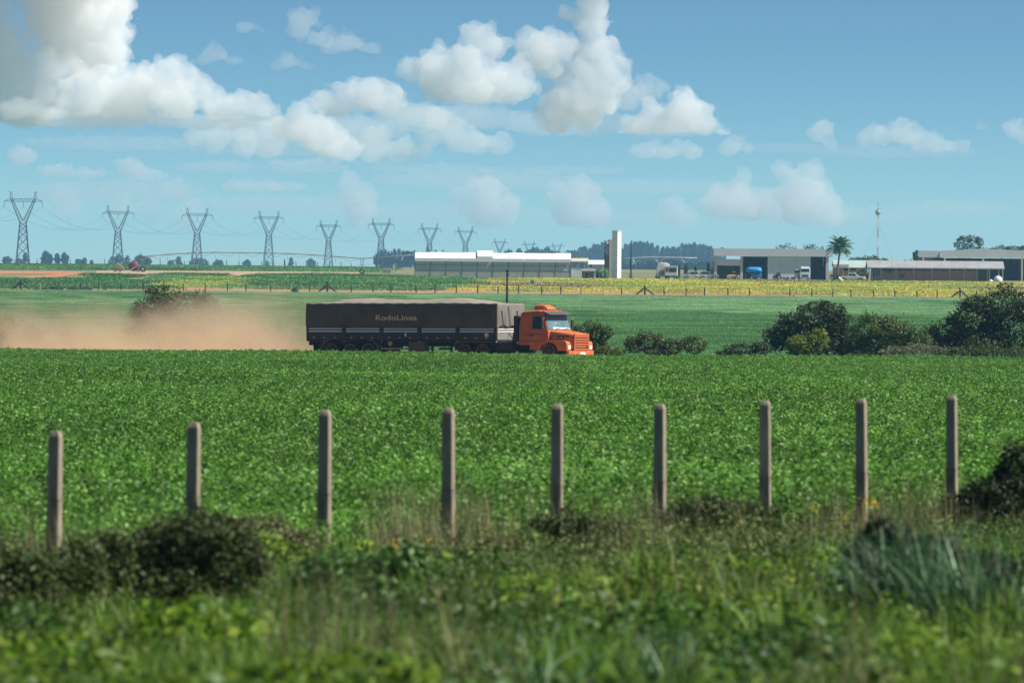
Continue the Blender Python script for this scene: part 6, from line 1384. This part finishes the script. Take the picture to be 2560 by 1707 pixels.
# ------------------------------------------------------------------ clouds, 20 km out and more
def build_clouds():
    K = 1.0884; rng = np.random.default_rng(200)
    def cmat(name, dens):
        M = bpy.data.materials.new(name); M.use_nodes = True; N = M.node_tree.nodes; N.remove(N['Principled BSDF'])
        v = N.new('ShaderNodeVolumeScatter'); v.inputs['Color'].default_value = (.94, .968, .99, 1); v.inputs['Density'].default_value = dens; v.inputs['Anisotropy'].default_value = 0.0
        M.node_tree.links.new(v.outputs[0], N['Material Output'].inputs['Volume']); return M
    MB_, MS_, MD_, MG_, MF_, MV_ = cmat('cloud_thick', .0095), cmat('cloud_bank', .008), cmat('cloud_thin', .0052), cmat('cloud_hazy', .0048), cmat('cloud_faint', .0030), cmat('cloud_veil', .0020)
    t1 = bpy.data.textures.new('cloud_lumps', 'CLOUDS'); t1.noise_scale = 55; t1.noise_depth = 4
    t2 = bpy.data.textures.new('cloud_curls', 'CLOUDS'); t2.noise_scale = 18; t2.noise_depth = 3
    dg = bpy.context.evaluated_depsgraph_get
    unit_me = bpy.data.meshes.new('u'); bm = bmesh.new(); bmesh.ops.create_icosphere(bm, subdivisions=2, radius=1.0); bm.to_mesh(unit_me); bm.free()
    UV = np.array([v.co[:] for v in unit_me.vertices]); UF = np.array([p.vertices[:] for p in unit_me.polygons])
    def cloud(S, d, M, base=None, vox=3.6, kids=11, squash=.22, dsp=15, deep=1.0):
        c0 = at(S[0][0]*K, S[0][1]*K, d); sc = d/FPX*K; V = []; F = []; b = 0; balls = []
        for e_ in S:
            x, y, r = e_[0], e_[1], e_[2]; ry = e_[3] if len(e_) > 3 else r
            p = at(x*K, y*K, d); R3 = np.array([r, min(r, ry*1.6)*deep, ry])*sc
            c = np.array([p.x - c0.x, rng.normal(0, R3[1]*.3), p.z - c0.z]); balls.append((c, R3*.9))
            R = min(R3)
            for _ in range(kids + int(3*(max(R3)/R - 1))):
                dr = rng.normal(size=3); dr[2] = abs(dr[2])*.9 + .05 if rng.random() < .75 else dr[2]; dr[1] = -abs(dr[1]) if rng.random() < .7 else dr[1]; dr /= np.linalg.norm(dr)
                q = R*rng.uniform(.26, .5); cc = c + dr*R3*.86; balls.append((cc, np.full(3, q)))
                for _ in range(4):
                    e = rng.normal(size=3) + dr*1.2; e /= np.linalg.norm(e); q2 = q*rng.uniform(.3, .55); c2 = cc + e*q*.9; balls.append((c2, np.full(3, q2)))
            for _ in range(7):
                dr = rng.normal(size=3); dr /= np.linalg.norm(dr); balls.append((c + dr*R3*rng.uniform(1.05, 1.45), R*rng.uniform(.06, .15)*np.array([1.8, 1, .8])))
        zb = None if base is None else at(S[0][0]*K, base*K, d).z - c0.z
        for c, R in balls: V.append(UV*R + c); F.append(UF + b); b += len(UV)
        V = np.concatenate(V)
        if zb is not None: V[:, 2] = np.where(V[:, 2] < zb, zb + (V[:, 2] - zb)*squash, V[:, 2])
        o = link('cloud', raw_mesh('cloud', V, [np.concatenate(F)], []), None, c0); tmp = o.data
        m = o.modifiers.new('r', 'REMESH'); m.mode = 'VOXEL'; m.voxel_size = vox*sc; m.use_smooth_shade = True
        m = o.modifiers.new('s', 'SMOOTH'); m.iterations = 1
        for t, s_ in ((t1, dsp*2.4), (t2, dsp*1.3)):
            m = o.modifiers.new('d', 'DISPLACE'); m.texture = t; m.texture_coords = 'LOCAL'; m.strength = s_; m.mid_level = .5
        m = o.modifiers.new('r2', 'REMESH'); m.mode = 'VOXEL'; m.voxel_size = vox*sc*1.1; m.use_smooth_shade = True
        me = bpy.data.meshes.new_from_object(o.evaluated_get(dg())); o.modifiers.clear(); o.data = me; me.materials.clear(); me.materials.append(M); bpy.data.meshes.remove(tmp); me.name = 'cloud'
        tag(o, kind='structure'); return o
    # tall cloud at the upper left, the shaded bank before it and its lower shelf
    cloud([(140, -30, 95), (205, 30, 80), (150, 80, 75), (235, 110, 62), (262, 30, 40), (110, 20, 70), (190, -60, 70), (262, 80, 40), (190, 130, 60), (270, 140, 34), (190, -150, 120), (140, -250, 130), (240, -120, 80), (120, -330, 120)], 30000, MB_, base=210, deep=1.5)  # topmost lobes lie out of view, added to cast shade on the bank
    cloud([(390, 190, 50), (340, 205, 54), (440, 212, 48), (285, 215, 58), (230, 225, 60), (480, 225, 34), (545, 252, 42), (595, 254, 34), (505, 255, 42), (402, 158, 30), (180, 240, 54), (625, 270, 26), (400, 240, 60), (300, 250, 60)], 29850, MB_, base=268)
    cloud([(30, 165, 80), (120, 175, 62), (15, 110, 60), (180, 165, 40), (95, 220, 66), (0, 230, 66), (60, 255, 60), (150, 150, 34), (-20, 60, 60)], 29940, MS_, base=285)
    cloud([(50, 250, 60, 26), (120, 262, 50, 16)], 29500, MD_, base=272)
    cloud([(220, 275, 260, 26), (480, 280, 200, 20)], 29900, MS_, base=292)
    # centre
    cloud([(1080, 165, 62), (1000, 165, 54), (945, 165, 32), (1160, 195, 60), (1110, 98, 40), (1140, 110, 32), (1088, 78, 26), (1195, 205, 38), (1090, 215, 58), (1010, 205, 50)], 27500, MB_, base=235)
    cloud([(1240, 118, 50), (1288, 114, 36), (1212, 108, 34), (1262, 150, 40)], 28500, MB_)
    cloud([(1368, 15, 40), (1360, 65, 42), (1374, 115, 42), (1335, 175, 52), (1400, 165, 40), (1300, 235, 58), (1345, 250, 58), (1300, 35, 18), (1375, -35, 40), (1420, 195, 32), (1280, 270, 50), (1370, 220, 50)], 30000, MB_, base=300)
    cloud([(1485, 205, 30), (1512, 202, 20), (1445, 225, 36)], 31000, MD_)
    cloud([(1570, 265, 52), (1602, 262, 38), (1540, 285, 42), (1615, 290, 32), (1470, 295, 40), (1665, 318, 20), (1500, 260, 30)], 31500, MB_, base=305)
    cloud([(1050, 270, 170, 34), (1300, 285, 200, 34), (1540, 295, 150, 24)], 31000, MF_, base=318)
    # middle left group
    cloud([(850, 220, 46), (885, 238, 40), (808, 222, 38), (740, 235, 30), (905, 222, 24), (770, 250, 34)], 30500, MB_, base=268)
    cloud([(685, 268, 34), (715, 305, 50), (762, 335, 46), (680, 300, 40), (795, 350, 32), (700, 248, 22), (650, 300, 30)], 29500, MB_, base=360)
    cloud([(620, 330, 44), (560, 330, 38), (860, 335, 40), (920, 348, 36), (850, 350, 36), (500, 320, 34), (450, 318, 26), (965, 352, 26)], 32500, MD_, base=365)
    cloud([(1010, 292, 38), (1050, 318, 40), (1095, 335, 38), (998, 272, 24), (1145, 335, 30), (985, 320, 30)], 32500, MD_, base=350)
    cloud([(600, 300, 160, 30), (800, 300, 160, 40), (950, 270, 90, 40), (740, 380, 260, 16)], 34000, MF_, base=370)
    # right
    cloud([(1540, 350, 34, 20), (1480, 350, 40, 18), (1590, 350, 30, 20), (1505, 338, 20), (1560, 338, 18)], 36000, MD_, base=362)
    cloud([(1690, 332, 22), (1675, 345, 22), (1715, 345, 14)], 36000, MD_, base=358)
    cloud([(1888, 298, 28), (1878, 308, 22), (1905, 330, 18)], 35000, MD_)
    cloud([(2080, 308, 30), (2110, 322, 32), (2150, 334, 28), (2055, 302, 26), (2190, 338, 20), (2020, 312, 28), (2215, 335, 16), (1985, 320, 24)], 35000, MD_, base=348)
    cloud([(2335, 298, 26), (2355, 318, 24), (2310, 290, 14)], 35000, MD_); cloud([(2255, 290, 12), (2265, 296, 9)], 35000, MF_)
    cloud([(1850, 440, 48), (1880, 470, 44), (1865, 400, 32), (1815, 450, 38), (1872, 385, 18), (1905, 500, 38), (1795, 395, 24), (1830, 490, 42), (1820, 410, 24)], 40000, MD_, base=520)
    cloud([(1695, 445, 36), (1680, 470, 40), (1710, 408, 22), (1640, 470, 36), (1725, 485, 34), (1660, 445, 26)], 40000, MD_, base=505)
    cloud([(1750, 470, 180, 46)], 41000, MF_, base=520)
    cloud([(1550, 490, 34), (1530, 478, 22), (1570, 512, 30)], 42000, MG_, base=525); cloud([(1330, 462, 44), (1280, 455, 32), (1355, 500, 44), (1300, 490, 40), (1380, 480, 26)], 42000, MG_, base=520)
    cloud([(1090, 442, 32), (1120, 460, 44), (1155, 490, 44), (1055, 452, 28), (1110, 500, 44)], 42000, MG_, base=520); cloud([(805, 430, 32), (830, 470, 40), (825, 500, 36), (790, 450, 24)], 43000, MG_, base=520)
    cloud([(580, 430, 90, 18), (660, 430, 60, 14)], 43000, MG_, base=440); cloud([(50, 360, 40, 24), (130, 395, 46, 20), (300, 385, 34, 26), (330, 402, 60, 20), (200, 400, 50, 16)], 43000, MG_)
    cloud([(400, 440, 34), (430, 500, 38), (350, 490, 34), (280, 480, 34), (150, 470, 40)], 44000, MF_); cloud([(700, 386, 120, 18), (500, 384, 120, 16), (1000, 388, 200, 14), (1300, 392, 160, 12)], 44000, MF_, base=398)
    # broad veils low in the sky
    for S in ([(300, 330, 300, 22), (700, 345, 330, 18)], [(1100, 415, 300, 26), (1500, 430, 260, 22)], [(250, 440, 260, 30), (640, 470, 260, 26)], [(1000, 490, 320, 26), (1400, 500, 260, 24)], [(2050, 350, 260, 18), (1800, 340, 160, 14)], [(1900, 500, 300, 28), (2200, 480, 160, 22)]):
        cloud(S, 43500, MV_, base=max(x[1] for x in S)+16, dsp=12)
    # small shaded scraps high up, nearer
    for S in ([(570, 62, 30, 14), (600, 70, 14, 6)], [(500, 122, 30, 22), (470, 138, 20, 12), (535, 142, 22, 12)], [(665, 140, 30, 20), (700, 154, 24, 10), (635, 152, 14, 10)], [(700, 45, 40, 28), (690, 75, 30, 22), (735, 95, 34, 26)], [(800, 98, 44, 24), (845, 112, 34, 14), (760, 112, 26, 14)]):
        cloud(S, 24000, MG_, vox=3.0, base=max(s[1] for s in S)+10, dsp=10)
build_clouds()

# ------------------------------------------------------------------ the air
def build_haze():
    M = bpy.data.materials.new('haze_air'); M.use_nodes = True; N = M.node_tree.nodes; N.remove(N['Principled BSDF'])
    pv = N.new('ShaderNodeVolumePrincipled'); pv.inputs['Color'].default_value = (.34, .68, 1.0, 1); pv.inputs['Density'].default_value = 6.2e-5; pv.inputs['Anisotropy'].default_value = 0.0
    M.node_tree.links.new(pv.outputs[0], N['Material Output'].inputs['Volume'])
    o = MB().box(-9000, 9000, -600, 15000, -2.0, 62).build('haze', M); tag(o, 'pale blue air over the plain', 'haze', kind='stuff')
build_haze()
